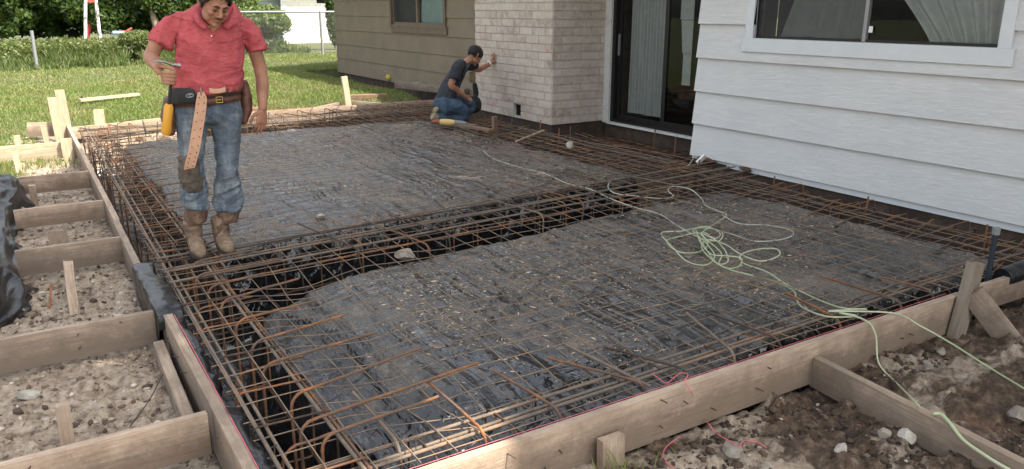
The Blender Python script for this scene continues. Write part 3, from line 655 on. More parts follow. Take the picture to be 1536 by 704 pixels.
# ================================================================== REBAR
def wavy(p0, p1, n_=14, amp=.008, seed=0):
    p0, p1 = Vector(p0), Vector(p1); out = []
    for i in range(n_+1):
        t = i/n_; p = p0.lerp(p1, t); out.append(p+Vector((amp*n1(t*4, seed), amp*n1(t*4+5, seed+1), amp*n1(t*4+9, seed+2))))
    return out
def bar(parent, name, pts, r, m, sides=8):
    mb = MB(); mb.tube(pts, r, sides); o = mb.obj(name, m); o.parent = parent; return o
def ribbed(pts, r, step=.013):
    """resample a path finely with alternating radii: the ribs of reinforcing bar"""
    P = [Vector(p) for p in pts]; out = []; 
    for a, b in zip(P, P[1:]):
        k = max(1, int((b-a).length/step)); out += [a.lerp(b, i/k) for i in range(k)]
    out.append(P[-1]); return out, [r*(1.0 if i % 2 else .86) for i in range(len(out))]
def rbar(parent, name, pts, r, m, sides=8):
    p, rr_ = ribbed(pts, r); mb = MB(); mb.tube(p, rr_, sides); o = mb.obj(name, m); o.parent = parent; return o
def loop_pts(c, u, w, hu, hw, r=.04, jit=0, seed=0):
    """rounded rectangular stirrup with axes u,w"""
    out = []
    for (su, sw, a0) in ((1, 1, 0), (-1, 1, 90), (-1, -1, 180), (1, -1, 270)):
        for k in range(4):
            a = R(a0+k*30); out.append(c+u*(su*(hu-r)+r*math.cos(a))+w*(sw*(hw-r)+r*math.sin(a)))
    return [p+Vector((jit*n1(i*.7, seed), jit*n1(i*.7, seed+1), jit*n1(i*.7, seed+2))) for i, p in enumerate(out)]
def stir(parent, c, u, w, hu, hw, m, seed, r=.0052):
    mb = MB(); mb.tube(loop_pts(Vector(c), Vector(u), Vector(w), hu, hw, .035, .008, seed), r, 6, closed=True); o = mb.obj('stirrup', m); o.parent = parent
MR = ['rusted_steel', 'dark_rusted_steel', 'grey_steel_bar']
def hook(parent, a, b, drop, r, m, seed=0, name='hooked_bar', sides=8, rib=True):
    """bar lying from free end a to bend b, then turned down by drop"""
    a, b = Vector(a), Vector(b); d = (b-a).normalized(); rb = .06; c = b-d*rb-Vector((0, 0, rb)); pts = wavy(a, b-d*rb, 6, .004, seed)
    for k in range(1, 5):
        t = R(90*k/4); pts.append(c+d*rb*math.sin(t)+Vector((0, 0, rb*math.cos(t))))
    lean = random.uniform(-.04, .04)
    pts.append(b+Vector((lean*d.y, lean*d.x, -drop)))
    (rbar if rib else bar)(parent, name, pts, r, m, sides)
# left beam cage
t = thing('rebar_cage', 'long rusty rebar cage running along the inside of the left form boards', 'rebar cage', (.78, 2.4, -.45), group='rebar cages in the trenches')
inv = Matrix.Translation((-.78, -2.4, .45))
def cage_begin(loc): return Matrix.Translation(-Vector(loc))
def finish(t):      # parts were written in world coordinates; shift them to their parent
    off = Vector(t.location)
    for ch in t.children:
        ch.matrix_parent_inverse = Matrix.Translation(-off)
def lb(pts, **k): pass
for (x0, x1, z, m, r) in ((.600, .70, -.022, 2, .0095), (.635, .745, -.03, 2, .0085), (.86, .90, -.018, 2, .0095), (.885, .93, -.03, 0, .008), (.62, .68, -.42, 1, .009), (.92, .95, -.42, 1, .009), (.76, .80, -.43, 1, .009)):
    rbar(t, 'longitudinal_bar', wavy((x0, 2.36, z), (x1, 12.7, z), 40, .012, int(z*999)), r, MR[m], 6)
for i in range(26):
    y = 2.5+i*.39+random.uniform(-.05, .05); k = (y-2.4)/10
    stir(t, (.755+.06*k+random.uniform(-.02, .02), y, -.215), (1, random.uniform(-.08, .08), 0), (0, random.uniform(-.06, .06), 1), .165, .205, MR[i % 2], i)
hk = [(2.66, 1.32, 'a'), (2.80, 1.62, 0), (3.05, 1.47, 0), (3.42, 1.36, 0), (3.70, 1.31, 0), (4.03, 1.25, 0), (4.38, 1.27, 0), (4.66, 1.12, 0), (4.92, 1.3, 0)]
y = 5.2
while y < 12.2: hk.append((y, 1.05+random.uniform(0, .35), 0)); y += random.uniform(.26, .36)
for i, (y, xe, q) in enumerate(hk):
    hook(t, (xe, y+.12*random.uniform(.4, 1.3), .012), (.775+random.uniform(-.03, .015), y, .012), .38, .0075 if y < 6 else .006, 'rusted_steel', i, rib=y < 7)
    if i % 3 == 0: hook(t, (.98, y+.09, -.03), (.645, y+.05, -.03), .34, .006, 'rusted_steel', i+50, rib=False)
finish(t)
# middle beam cage
t = thing('rebar_cage', 'cage of long bars and stirrups over the black trench between the two pads', 'rebar cage', (3.4, 5.3, -.45), group='rebar cages in the trenches')
def ymid(x, y0): return y0+(x-1.)*.105
for (y0, z, m, r) in ((5.50, -.005, 2, .009), (5.44, -.02, 1, .008), (5.27, -.02, 2, .009), (5.21, -.012, 2, .009), (4.98, -.012, 2, .0095), (4.86, -.03, 0, .008), (4.98, -.42, 1, .009), (5.45, -.42, 1, .009), (5.2, -.43, 1, .009)):
    rbar(t, 'longitudinal_bar', wavy((.60, ymid(.6, y0), z), (6.2+random.uniform(0, .15), ymid(6.2, y0)*.985, z), 22, .014, int(y0*97+z*99)), r, MR[m], 6)
for i in range(17):
    x = .95+i*.32+random.uniform(-.06, .06)
    stir(t, (x, ymid(x, 5.23), -.215), (random.uniform(-.1, .1), 1, 0), (random.uniform(-.05, .05), 0, 1), .24, .20, MR[0 if i % 3 == 0 else 1], i+70, .0055)
for i, (x, y0, y1) in enumerate(((2.20, 4.72, 5.72), (2.45, 4.9, 5.65), (3.35, 5.0, 5.9), (4.25, 5.1, 5.95), (1.75, 4.9, 5.75), (5.0, 5.2, 6.1), (3.9, 5.2, 6.2))):
    hook(t, (x-.10, y1, .02), (x+.06, y0, .015), .30, .0065, MR[i % 3], i+7)
finish(t)
# near beam cage
t = thing('rebar_cage', 'cage of bars along the near form board with hooked bars reaching over the near pad', 'rebar cage', (2.7, 2.5, -.45), group='rebar cages in the trenches')
for (y0, z, m, r) in ((2.455, -.035, 2, .0095), (2.50, -.05, 2, .0085), (2.56, -.045, 2, .009), (2.36, -.42, 1, .009), (2.6, -.42, 1, .009)):
    rbar(t, 'longitudinal_bar', wavy((.56, y0-.02, z), (5.9, y0+.07, z), 26, .016, int(y0*91)), r, MR[m], 6)
for i in range(17):
    x = .85+i*.31+random.uniform(-.05, .05)
    stir(t, (x, 2.49, -.23), (random.uniform(-.1, .1), 1, 0), (0, 0, 1), .115, .19, MR[1], i+170, .005)
for i, (p, q) in enumerate((((641, 571), (741, 662)), ((739, 556), (850, 622)), ((821, 537), (985, 584)), ((1030, 470), (1110, 535)), ((1058, 467), (1180, 513)), ((1230, 413), (1360, 454)), ((1318, 415), (1407, 438)), ((1180, 440), (1265, 482)), ((530, 588), (600, 668)), ((905, 520), (1045, 560)))):
    a = atz(*p, .0); b = atz(*q, -.01); b.y = max(b.y, 2.37); hook(t, a, b, .30, .0075, MR[(0, 0, 0, 2, 1)[i % 5]], i+9)
a = atz(844, 515, -.01); b = atz(975, 580, -.02); b.y = max(b.y, 2.33); rbar(t, 'loose_bar', wavy(a, b, 5, .003, 3), .0085, 'grey_steel_bar')
finish(t)
# far beam cage
t = thing('rebar_cage', 'cage of bars in the far trench in front of the far form board', 'rebar cage', (3.4, 12.1, -.4), group='rebar cages in the trenches')
for (y0, z, m) in ((12.6, -.05, 2), (12.35, -.04, 1), (11.95, -.05, 0), (11.75, -.03, 1), (12.55, -.4, 1), (11.9, -.4, 1)):
    bar(t, 'longitudinal_bar', wavy((.6, y0, z), (6.3, y0, z), 24, .035, int(y0*77)), .009, MR[m], 6)
for i in range(22):
    x = .8+i*.26+random.uniform(-.05, .05)
    stir(t, (x, 12.22+random.uniform(-.05, .05), -.20), (random.uniform(-.4, .4), 1, 0), (random.uniform(-.15, .15), 0, 1), .33, .19+.02*random.random(), MR[i % 2], i+270, .0065)
for i in range(12):
    x = 1.0+i*.46; hook(t, (x+random.uniform(-.2, .2), 11.35, .0), (x, 12.65, .02), .25, .007, MR[i % 3], i+300, rib=False)
    hook(t, (x+.3, 12.75, .03), (x+.12+random.uniform(-.1, .1), 12.2, .05), .2, .006, MR[(i+1) % 3], i+330, rib=False)
finish(t)
# house side cages
t = thing('rebar_cage', 'cage of dark rusty bars in the right trench along the white siding wall', 'rebar cage', (6.0, 4.4, -.4), group='rebar cages in the trenches')
for (x0, x1, z, m) in ((5.98, 5.78, -.03, 1), (6.08, 5.86, -.04, 2), (6.30, 6.02, -.02, 0), (6.36, 6.1, -.05, 2), (6.38, 6.28, -.09, 1), (6.2, 5.95, -.4, 1), (5.98, 5.8, -.4, 1)):
    rbar(t, 'longitudinal_bar', wavy((x0, 6.5, z), (x1, 2.32, z), 22, .018, int(x0*71)), .009, MR[m], 6)
for i in range(15):
    y = 2.5+i*.28+random.uniform(-.06, .06); stir(t, (6.12+random.uniform(-.03, .03), y, -.21), (1, random.uniform(-.2, .2), 0), (0, random.uniform(-.1, .1), 1), .20, .20, MR[i % 2], i+370, .0055)
for i in range(10):
    y = 2.62+i*.40+random.uniform(-.06, .06); hook(t, (5.42+random.uniform(-.15, .2), y-.10, -.02), (6.18+random.uniform(-.1, .1), y+random.uniform(-.02, .12), .035), .3, .0075, MR[i % 2], i+400)
    if i % 2: hook(t, (5.9, y+.2, .0), (6.33, y+.15, .045), .3, .0065, MR[0], i+430)
for i in range(4):
    y = 2.9+i*1.0; rbar(t, 'starter_bar', [(6.02, y, -.35), (6.04, y+.02, .10+.03*random.random())], .008, MR[0])
finish(t); t.location.z -= .075
t = thing('rebar_cage', 'tangled dense cage of rusty bars below the sliding door and the brick chimney', 'rebar cage', (6.3, 8.8, -.4), group='rebar cages in the trenches')
for i in range(17):
    x = 5.62+i*.10; yb = 11.9 if x < 6.3 else 9.1
    zd = max(0, x-6.25)*.14
    bar(t, 'longitudinal_bar', wavy((x+random.uniform(-.1, .1), yb, -.03-zd-.05*random.random()), (x+random.uniform(-.12, .1), 6.3+random.uniform(-.3, .3), -.03-zd-.06*random.random()), 20, .03, i), .0085, MR[i % 3], 6)
for i in range(19):
    y = 6.5+i*.15; bar(t, 'cross_bar', wavy((5.5+random.uniform(-.1, .2), y, -.02-.04*random.random()), (7.2 if y < 9.1 else 6.35, y+random.uniform(-.12, .12), -.17 if y < 9.1 else -.04), 10, .02, i+40), .006, MR[i % 2], 6)
for i in range(13):
    y = 9.3+i*.21; bar(t, 'cross_bar', wavy((5.35, y, -.0), (6.35, y+random.uniform(-.15, .15), -.04), 8, .03, i+60), .0065, MR[i % 2], 6)
for i in range(18):
    y = 6.6+i*.29; stir(t, (5.90+random.uniform(-.05, .05), y, -.23), (1, random.uniform(-.35, .35), 0), (0, random.uniform(-.15, .15), 1), .25, .20, MR[i % 2], i+470, .0058)
for i in range(9):
    y = 6.6+i*.30; stir(t, (6.80, y, -.24), (1, random.uniform(-.3, .3), 0), (0, random.uniform(-.15, .15), 1), .33, .14, MR[1], i+500, .0058)
for i in range(10):
    y = 6.7+i*.5; hook(t, (5.2+random.uniform(0, .3), y, -.02), (6.1+random.uniform(-.15, .15), y+.25, .03), .3, .007, MR[i % 2], i+520, rib=False)
for (x, y) in ((5.95, 9.6), (6.05, 9.0), (6.2, 8.5), (5.75, 10.0), (5.8, 8.2), (6.9, 7.6), (6.6, 6.9)):
    bar(t, 'starter_bar', [(x, y, -.4), (x+.02, y, .12+.05*random.random())], .0085, MR[0])
finish(t); t.location.z -= .05
# tie wires twisted round the crossings
def ties(parent, pts):
    for i, p in enumerate(pts):
        mb = MB(); a = random.uniform(0, 3.1); u = Vector((math.cos(a), math.sin(a), 0))*.016; p = Vector(p)
        mb.tube([p+u+Vector((0, 0, -.012)), p+u*.8+Vector((0, 0, .012)), p-u*.8+Vector((0, 0, .013)), p-u+Vector((0, 0, -.012))], .0019, 4)
        mb.tube([p+Vector((0, 0, .012)), p+Vector((random.uniform(-.012, .012), random.uniform(-.012, .012), .024)), p+Vector((random.uniform(-.03, .03), random.uniform(-.03, .03), .034))], .0022, 4)
        o = mb.obj('tie_wire', 'dark_rusted_steel'); o.parent = parent
cg = [o for o in bpy.data.objects if o.name.startswith('rebar_cage')]
tp_ = {0: [(.615+.01*((y-2.4)/1.), y, -.015) for y in np.arange(2.7, 9, .61)]+[(.875, y, -.012) for y in np.arange(2.9, 8, .6)], 1: [(x, ymid(x, y0), -.005) for x in np.arange(1.2, 5.6, .62) for y0 in (5.50, 4.98)], 2: [(x, 2.47+(x-.6)*.015, -.03) for x in np.arange(1.1, 5, .55)]}
for i_, pts_ in tp_.items():
    ties(cg[i_], pts_)
    for ch_ in cg[i_].children:
        if ch_.name.startswith('tie_wire'): ch_.matrix_parent_inverse = Matrix.Translation(-Vector(cg[i_].location))
# welded wire mats
def mat_mesh(name, label, x0, x1, y0, y1, seed, rise=0):
    mb = MB(); sp = .152
    def zz(x, y):
        d = min(*[float(q) for q in pad_sdf(np.array(x), np.array(y))[:2]])
        return 0
    X = np.arange(x0, x1+.01, sp); Y = np.arange(y0, y1+.01, sp)
    def hgt(xx, yy, lo):
        base = plastic_h(xx, yy); z = np.where(base > -.24, base+.046, -.04); z = np.maximum(z, -.115)
        k = np.array([.25, .5, .25]); z = np.convolve(np.pad(z, 2, 'edge'), np.ones(5)/5, 'valid')
        return z+rise+(fbm(np.stack([xx*1.2, yy*1.2, 0*xx+lo], -1), 2, seed)-.5)*.035+.012
    for j, y in enumerate(Y):
        xx = np.arange(x0-.03, x1+.04, .08); yy = y+(fbm(np.stack([xx*.9, 0*xx+j*.3, 0*xx], -1), 2, seed+2)-.5)*.06
        z = hgt(xx, yy, 0); mb.tube(list(zip(xx, yy, z)), .0028, 4)
    for j, x in enumerate(X):
        yy = np.arange(y0-.03, y1+.04, .08); xx = x+(fbm(np.stack([yy*.9, 0*yy+j*.3, 0*yy+4], -1), 2, seed+3)-.5)*.05
        z = hgt(xx, yy, 0)+.005; mb.tube(list(zip(xx, yy, z)), .0028, 4)
    prop(mb.obj(name, 'wire_steel'), label, 'wire mesh', 'welded wire mats over the plastic')
mat_mesh('wire_mesh_mat', 'welded wire mat spread over the near plastic pad and the middle trench', .60, 6.05, 2.38, 6.0, 3)
mat_mesh('wire_mesh_mat', 'welded wire mat spread over the far plastic pad behind the standing worker', .62, 6.05, 5.75, 12.6, 8, .012)
# black flap of plastic over the left form
def flap():
    ysn = np.linspace(2.2, 5.35, 260); us = np.linspace(0, 1, 46); Y, U = np.meshgrid(ysn, us, indexing='ij')
    P = np.stack([Y*3, U*4, 0*U], -1); far = sst(4.25, 4.45, Y)
    w = (fbm(P*1.1, 2, 5)-.5)
    # section: outside drop (only beyond 4.4 m), over the board top, down the inside
    s_out = .28*far
    a = U*(s_out+.055+.42); L1 = s_out
    x = np.where(a < L1, .452-.012, np.where(a < L1+.055, .452+(a-L1)*1.05, .522+(a-L1-.055)*.16))
    z = np.where(a < L1, -(L1-a)*(.7+.8*fbm(np.stack([Y*2, 0*Y, 0*Y], -1), 3, 8)), np.where(a < L1+.055, .012, .0-(a-L1-.055)))
    z = z+.008+np.where(a < L1+.055, .03*w, 0)-.02*(1-far)
    cr_ = (1-np.abs(2*fbm(P*np.array([2.6, .35, 1]), 2, 31, .35)-1))**4
    x = x+.055*w*np.where(a > L1+.055, 1, -.3)+np.where(a > L1+.055, .035, 0)+.030*(cr_-.3)*np.where(a > L1+.055, 1, .45)
    x = np.where(Y < 4.3, np.maximum(x, .528), x)
    V = np.stack([x, Y+.04*(fbm(P*1.3+5, 3, 9)-.5), z], -1).reshape(-1, 3); n_, m_ = Y.shape
    ii = (np.arange(n_-1)[:, None]*m_+np.arange(m_-1)[None]).ravel()
    return npmesh('plastic_flap', V, np.stack([ii, ii+1, ii+m_+1, ii+m_], 1), 'clean_black_plastic', True)
o = link('plastic_flap', flap()); sd = o.modifiers.new('s', 'SOLIDIFY'); sd.thickness = .003
prop(o, 'torn black plastic flap folded over the left form board and hanging inside it', 'plastic sheet')
# tarp heap
ysn = np.linspace(0, 1, 420); th = np.linspace(0, 2*math.pi, 180, endpoint=False); T, A = np.meshgrid(ysn, th, indexing='ij')
env = np.sqrt(np.clip(1-(2*T-1)**8, 0, 1)); P = np.stack([np.cos(A)*1.3, T*9, np.sin(A)*1.3], -1)
rr_ = 1+.30*(fbm(P*1.2, 2, 3)-.5)+.24*(1-np.abs(2*fbm(np.stack([np.cos(A)*1.1, T*7+A*.5, np.sin(A)*1.1], -1), 2, 6, .3)-1))**3+.13*(1-np.abs(2*fbm(np.stack([np.cos(A)*3+T*4, T*5-A*.7, np.sin(A)*3], -1), 2, 8, .3)-1))**5-.12
X = -.56+.36*np.cos(A)*env*rr_+.05*np.sin(T*7+1.2)+.03*T; Z = -.21+np.maximum(np.sin(A), -.15)*.34*env*rr_; Y = 5.15+T*4.1
V = np.stack([X, Y, Z], -1).reshape(-1, 3); n_, m_ = T.shape
fs = []; I = np.arange(n_-1)[:, None]*m_; J = np.arange(m_)[None]
fs = np.stack([(I+J).ravel(), (I+(J+1) % m_).ravel(), (I+m_+(J+1) % m_).ravel(), (I+m_+J).ravel()], 1)
prop(link('plastic_roll', npmesh('plastic_roll', V, fs, 'clean_black_plastic', True)), 'crumpled heap of folded black plastic sheeting at the left edge', 'plastic sheet')

# ================================================================== STONES, STRINGS, HOSE
rock('stone', 'large pale stone on the dry soil between the first two brace boards', (-.19, 4.16, -.20), .075, 'pale_stone', 1, (1, .7, .55), -.5)
rock('stone', 'pale stone lying on the fifth bay of soil beside the tarp', (-.18, 8.35, -.19), .07, 'pale_stone', 22, (1, .8, .6), .2)
rock('stone', 'white stone in the dark mud right of the half-buried brace board', (3.66, 1.50, -.18), .075, 'stone_mat', 2, (1.1, .8, .55), .3)
rock('stone', 'bright white stone in the mud at lower right, the larger of a close pair', (3.03, 1.64, -.17), .052, 'pale_stone', 3, (1, .9, .8), .9)
rock('stone', 'tan stone touching the bright white one in the mud at lower right', (2.99, 1.72, -.18), .040, 'stone_mat', 4, (1, .9, .8), .1)
rock('stone', 'small white stone left of the pair in the lower right mud', (2.72, 1.74, -.18), .038, 'pale_stone', 5, (1.1, .8, .8), 0)
rock('stone', 'grey upright stone in the mud just past the half-buried brace board', (3.78, 2.0, -.17), .05, 'stone_mat', 6, (.8, .8, 1.1), .2)
rock('stone', 'grey flat stone close to the near form under the green hose', (4.05, 2.08, -.19), .045, 'stone_mat', 7, (1.2, .7, .5), .5)
rock('stone', 'orange-brown stone in the mud at the bottom edge', (2.08, 1.62, -.20), .11, 'ochre_stone', 9, (1.3, .9, .5), .4)
rock('stone', 'grey stone half sunk in the mud left of the pink string', (2.35, 2.0, -.20), .06, 'stone_mat', 10, (1.2, .9, .55), 1.)
rock('concrete_chunk', 'grey broken concrete chunk propping the wires at the edge of the trench', (2.13, 4.83, -.055), .095, 'stone_mat', 17, (1.1, .65, .7), -.15, 'concrete chunk', flat=True)
rock('concrete_chunk', 'pale broken chunk lying on the far pad near the worker\'s boots', (1.97, 6.2, -.06), .06, 'pale_stone', 14, (1.1, .7, .6), .4, 'concrete chunk', flat=True)
rock('concrete_chunk', 'white chunk lying on the rebar in front of the sliding door', (5.62, 7.68, -.0), .075, 'pale_stone', 15, (.9, .8, .75), 0, 'concrete chunk', flat=True)
mb = MB(); mb.box((-.035, -.012, -.06), (.035, .012, .06))
prop(mb.obj('white_brick_scrap', 'white_card', loc=(6.27, 6.12, -.0), rot=(.6, .5, .4)), 'white rectangular scrap leaning where the siding corner meets the rebar', 'scrap')
ST = 'pink string lines'
def cord(name, label, cat, pts, r, m, nn=8, sides=8, group=None):
    mb = MB(); mb.tube(bez(pts, nn), r, sides); return prop(mb.obj(name, m), label, cat, group)
cord('string', 'pink string stretched along the top edge of the nearest left form board', 'string', [(.527, 1.7, .006), (.527, 3.0, .007), (.526, 4.3, .010)], .0022, 'pink_string', 6, 5)
cord('string', 'pink string stretched along the inner top edge of the near form board', 'string', [(.55, 2.288, .006), (2.4, 2.287, .006), (4.4, 2.287, .006)], .0012, 'pink_string', 6, 5)
cord('string', 'red string line stretched along the far form board', 'string', [(2.3, 12.93, .006), (4.3, 12.93, .006), (6.38, 12.93, .006)], .0022, 'pink_string', 6, 5)
p = [(978, 560, .01), (988, 568, .01), (1000, 575, 0), (1012, 566, .0), (1022, 560, .015), (1032, 562, .02)]
cord('string', 'loose pink string hanging over the near form and curling into the mud', 'string', [atz(a, b, c) for a, b, c in p]+[Vector((2.30, 2.25, .015)), Vector((2.335, 2.228, -.05))]+[ong(a, b, .006) for a, b in ((1050, 608), (1058, 628), (1075, 650), (1098, 664), (1108, 672), (1115, 662), (1128, 662), (1138, 664), (1150, 672))], .0022, 'pink_string', 5, 5)
cord('string', 'short curl of pink string lying in the mud near the bottom edge', 'string', [ong(a, b, .006) for a, b in ((1020, 655), (1002, 668), (995, 680), (999, 692), (1012, 703))], .0022, 'pink_string', 5, 5)
def onm(x, y, dz=.0):
    z = -.045+dz
    d_ = min(float(q[0]) for q in pad_sdf(np.array([x]), np.array([y]))[:2])
    return Vector((x, y, (-.055 if d_ < 0 else -.015)+dz))
def hosepts(L, dz=0): 
    out = []
    for i, (a, b) in enumerate(L):
        p_ = atz(a, b, -.04); q = onm(p_.x, p_.y, dz+.006*math.sin(i*2.1)); out.append(atz(a, b, q.z))
    return out
A1 = [(724, 226), (740, 238), (775, 250), (815, 260), (850, 275), (885, 284), (920, 300), (955, 312), (990, 322), (1018, 340), (1050, 358)]
tang = [(1050, 358), (1078, 362), (1082, 348), (1050, 342), (1022, 347), (992, 350), (1010, 372), (1030, 392), (1058, 398), (1072, 385), (1062, 368), (1045, 352), (1040, 345),
        (1058, 340), (1080, 350), (1072, 358), (1048, 350), (1020, 355), (1000, 362), (1018, 378), (1048, 378), (1062, 366), (1052, 350), (1062, 352), (1085, 372), (1092, 392), (1078, 396), (1082, 380), (1060, 360), (1045, 348)]
A2 = [(1045, 348), (1052, 366), (1068, 382), (1090, 384), (1112, 388), (1108, 400), (1088, 402), (1066, 388), (1052, 370), (1064, 360), (1090, 368), (1108, 380), (1140, 392), (1168, 384), (1165, 374), (1138, 374), (1112, 382), (1115, 395), (1150, 408), (1178, 426), (1215, 444), (1240, 455), (1268, 463), (1300, 464)]
out1 = [Vector((3.76, 2.30, .035)), Vector((3.86, 2.19, -.01))]
B1 = [aty(1380, 489, 2.1), aty(1428, 516, 1.98)]+[ong(a, b) for a, b in ((1480, 549), (1536, 583), (1600, 620))]
t = thing('green_cord', 'light green cord tangled on the near pad, trailing over the form to the right', 'cord', (0, 0, 0))
mb = MB(); mb.tube(bez(hosepts(A1), 6), .0048, 8); mb.obj('cord_run', 'faded_hose', t)
mb = MB(); mb.tube(bez(hosepts(tang, .012)+hosepts(A2, .02)+[Vector((3.55, 2.45, .02)), Vector((3.84, 2.262, .012))]+B1, 6), .0048, 8); mb.obj('cord_run', 'green_hose', t)
t = thing('green_cord', 'pale green cord from the white siding corner through the tangle to the half-buried brace', 'cord', (0, 0, 0))
C1 = [(1040, 238), (1030, 250), (1010, 254), (975, 260), (945, 266), (920, 270), (912, 280), (922, 290), (950, 294), (990, 298), (1010, 295), (1002, 286), (1010, 280), (1035, 284), (1052, 298), (1058, 308), (1075, 316), (1090, 322), (1082, 330), (1062, 342), (1050, 352)]
mb = MB(); mb.tube(bez(hosepts(C1), 6), .0047, 8); mb.obj('cord_run', 'faded_hose', t)
C2 = [(1085, 324), (1110, 336), (1150, 338), (1182, 344), (1190, 352), (1170, 360), (1130, 362), (1098, 352), (1070, 345), (1052, 342)]
mb = MB(); mb.tube(bez(hosepts(C2, .008), 6), .0047, 8); mb.obj('cord_run', 'faded_hose', t)
C3 = [(1045, 350), (1058, 372), (1075, 395), (1095, 405), (1130, 414), (1165, 424), (1190, 436), (1195, 450), (1205, 462), (1235, 474), (1262, 476), (1285, 474)]
e = [Vector((3.58, 2.40, .02)), Vector((3.60, 2.262, .022)), Vector((3.61, 2.20, -.04))]+[ong(a, b) for a, b in ((1318, 545), (1345, 575))]+[atz(1372, 602, -.075), atz(1380, 612, -.085)]
mb = MB(); mb.tube(bez(hosepts(C3, .012)+e, 6), .0047, 8); mb.obj('cord_run', 'green_hose', t)
cord('green_cord', 'short piece of green cord lying over the half-buried brace at the bottom right', 'cord', [atz(a, b, c) for a, b, c in ((1400, 621, -.088), (1412, 622, -.085), (1425, 635, -.095), (1445, 660, -.13), (1480, 685, -.145), (1515, 706, -.15), (1560, 730, -.16))], .0078, 'green_hose', 6)
# loose tie wires
for q, (a, b, lb_) in enumerate((((195, 640, -.19), (245, 560, -.17), 'thin bent rusty wire sticking out of the soil between the two nearest braces'), ((205, 468, -.1), (222, 440, -.1), ''), )):
    if lb_: cord('loose_wire', lb_, 'wire', [atz(*a), atz((a[0]+b[0])/2+4, (a[1]+b[1])/2, -.12), atz(*b)], .003, 'dark_rusted_steel', 5, 5)
stake('rusty_rod', 'rusty steel rod stuck in the soil in front of the third brace board', (-.02, 5.62, -.12), (-.06, 5.45, -.28), .014, .012, 'rusted_steel', yaw=0, cat='steel rod')
# nails left in the form boards
def nails(oname, L, hgt, k, seed, side=-1, th=.042):
    o = [q for q in bpy.data.objects if q.get('label', '').startswith(oname)][0]; rd = random.Random(seed); mb = MB()
    for i in range(k):
        x = rd.uniform(.05, L-.05); z = -rd.uniform(.02, hgt-.03); y = side*th/2; a = rd.uniform(-.02, .02)
        mb.tube([(x, y-side*.004, z), (x+a, y+side*rd.choice((.003, .004, .02, .03)), z+a*.5)], .0028, 6); 
    c = mb.obj('nails', 'dark_rusted_steel'); c.parent = o
nails('long form board along the near', 4.0, .2, 16, 1, 1); nails('nearest left form board', 2.7, .22, 12, 2, 1)
nails('nearest brace board', 1.5, .18, 6, 3, -1); nails('second brace board', 1.5, .18, 6, 4, -1)
# ================================================================== HOUSE
WX = 6.45
t = house = thing('house', 'single-storey house with white lap siding, whitewashed brick chimney and olive lap siding beyond', 'house', (WX, 3, -.4))
def hpart(mb, name, mats, parent=house, label=None, rnd=False):
    o = mb.obj(name, mats, None, rnd); world_child(o, parent)
    if label: o['label'] = label
    return o
def laps(mb, x, y0, y1, zs, holes=(), d=.040, t0=.003):
    """lap boards on a wall facing -X; zs = bottom heights"""
    for a, b in zip(zs, zs[1:]):
        segs = [(y0, y1)]
        cuts = []
        for (hy0, hy1, hz0, hz1) in holes:
            if hz0 < b and hz1 > a: cuts.append((hy0, hy1, hz0, hz1))
        def seg(ya, yb, za, zb):
            f = lambda z: d+(t0-d)*(z-a)/(b-a)
            if yb-ya < .01 or zb-za < .005: return
            n_ = max(1, int((yb-ya)/.5)); 
            top = zb+(.018 if abs(zb-b) < 1e-6 else 0)
            for i in range(n_):
                u0, u1 = ya+(yb-ya)*i/n_, ya+(yb-ya)*(i+1)/n_
                w0, w1 = .002*n1(u0*1.1, a*9), .002*n1(u1*1.1, a*9)
                xf0, xf1 = x-f(za), x-f(zb)
                mb.add([(xf0, u0, za+w0), (xf0, u1, za+w1), (xf1, u1, top), (xf1, u0, top), (x, u0, za+w0), (x, u1, za+w1), (x, u0, top), (x, u1, top)],
                       [(0, 3, 2, 1), (0, 1, 5, 4), (2, 3, 6, 7)]+([(0, 4, 6, 3)] if i == 0 else [])+([(1, 2, 7, 5)] if i == n_-1 else []))
        if not cuts: seg(y0, y1, a, b)
        else:
            hy0, hy1, hz0, hz1 = cuts[0]
            seg(y0, hy0, a, b); seg(hy1, y1, a, b)
            if hz0 > a: seg(hy0, hy1, a, hz0)
            if hz1 < b: seg(hy0, hy1, hz1, b)
ZS = [-.012+.3635*i for i in range(8)]+[2.62]
WIN = (3.25, 5.66, 1.31, 2.30)
mb = MB(); laps(mb, WX, -5., 6.44, ZS, [WIN]); hpart(mb, 'siding_wall', 'white_siding_paint')
# wall core
mb = MB()
mb.box((WX+.001, -5, -.05), (WX+.10, 3.25, 2.62)); mb.box((WX+.001, 5.66, -.05), (WX+.10, 6.44, 2.62)); mb.box((WX+.001, 3.25, -.05), (WX+.10, 5.66, 1.31)); mb.box((WX+.001, 3.25, 2.30), (WX+.10, 5.66, 2.62))
mb.box((WX+.101, 6.34, -.05), (7.36, 6.44, 2.62))
hpart(mb, 'wall_core', 'white_trim_paint')
mb = MB(); mb.box((WX-.012, -5, -.075), (WX, 5.9, -.02)); hpart(mb, 'base_trim', 'white_trim_paint')
mb = MB(); mb.box((WX+.02, -5, -1.), (WX+.3, 6.42, -.052)); mb.box((7.37, 6.43, -1.0), (7.6, 9.2, -.045)); mb.box((6.42, 9.24, -1.0), (7.5, 11.40, -.012)); mb.box((7.42, 11.41, -.62), (7.6, 20.8, -.005)); mb.box((WX+.31, 6.30, -.62), (7.36, 6.42, -.052))
hpart(mb, 'foundation', 'foundation_mat')
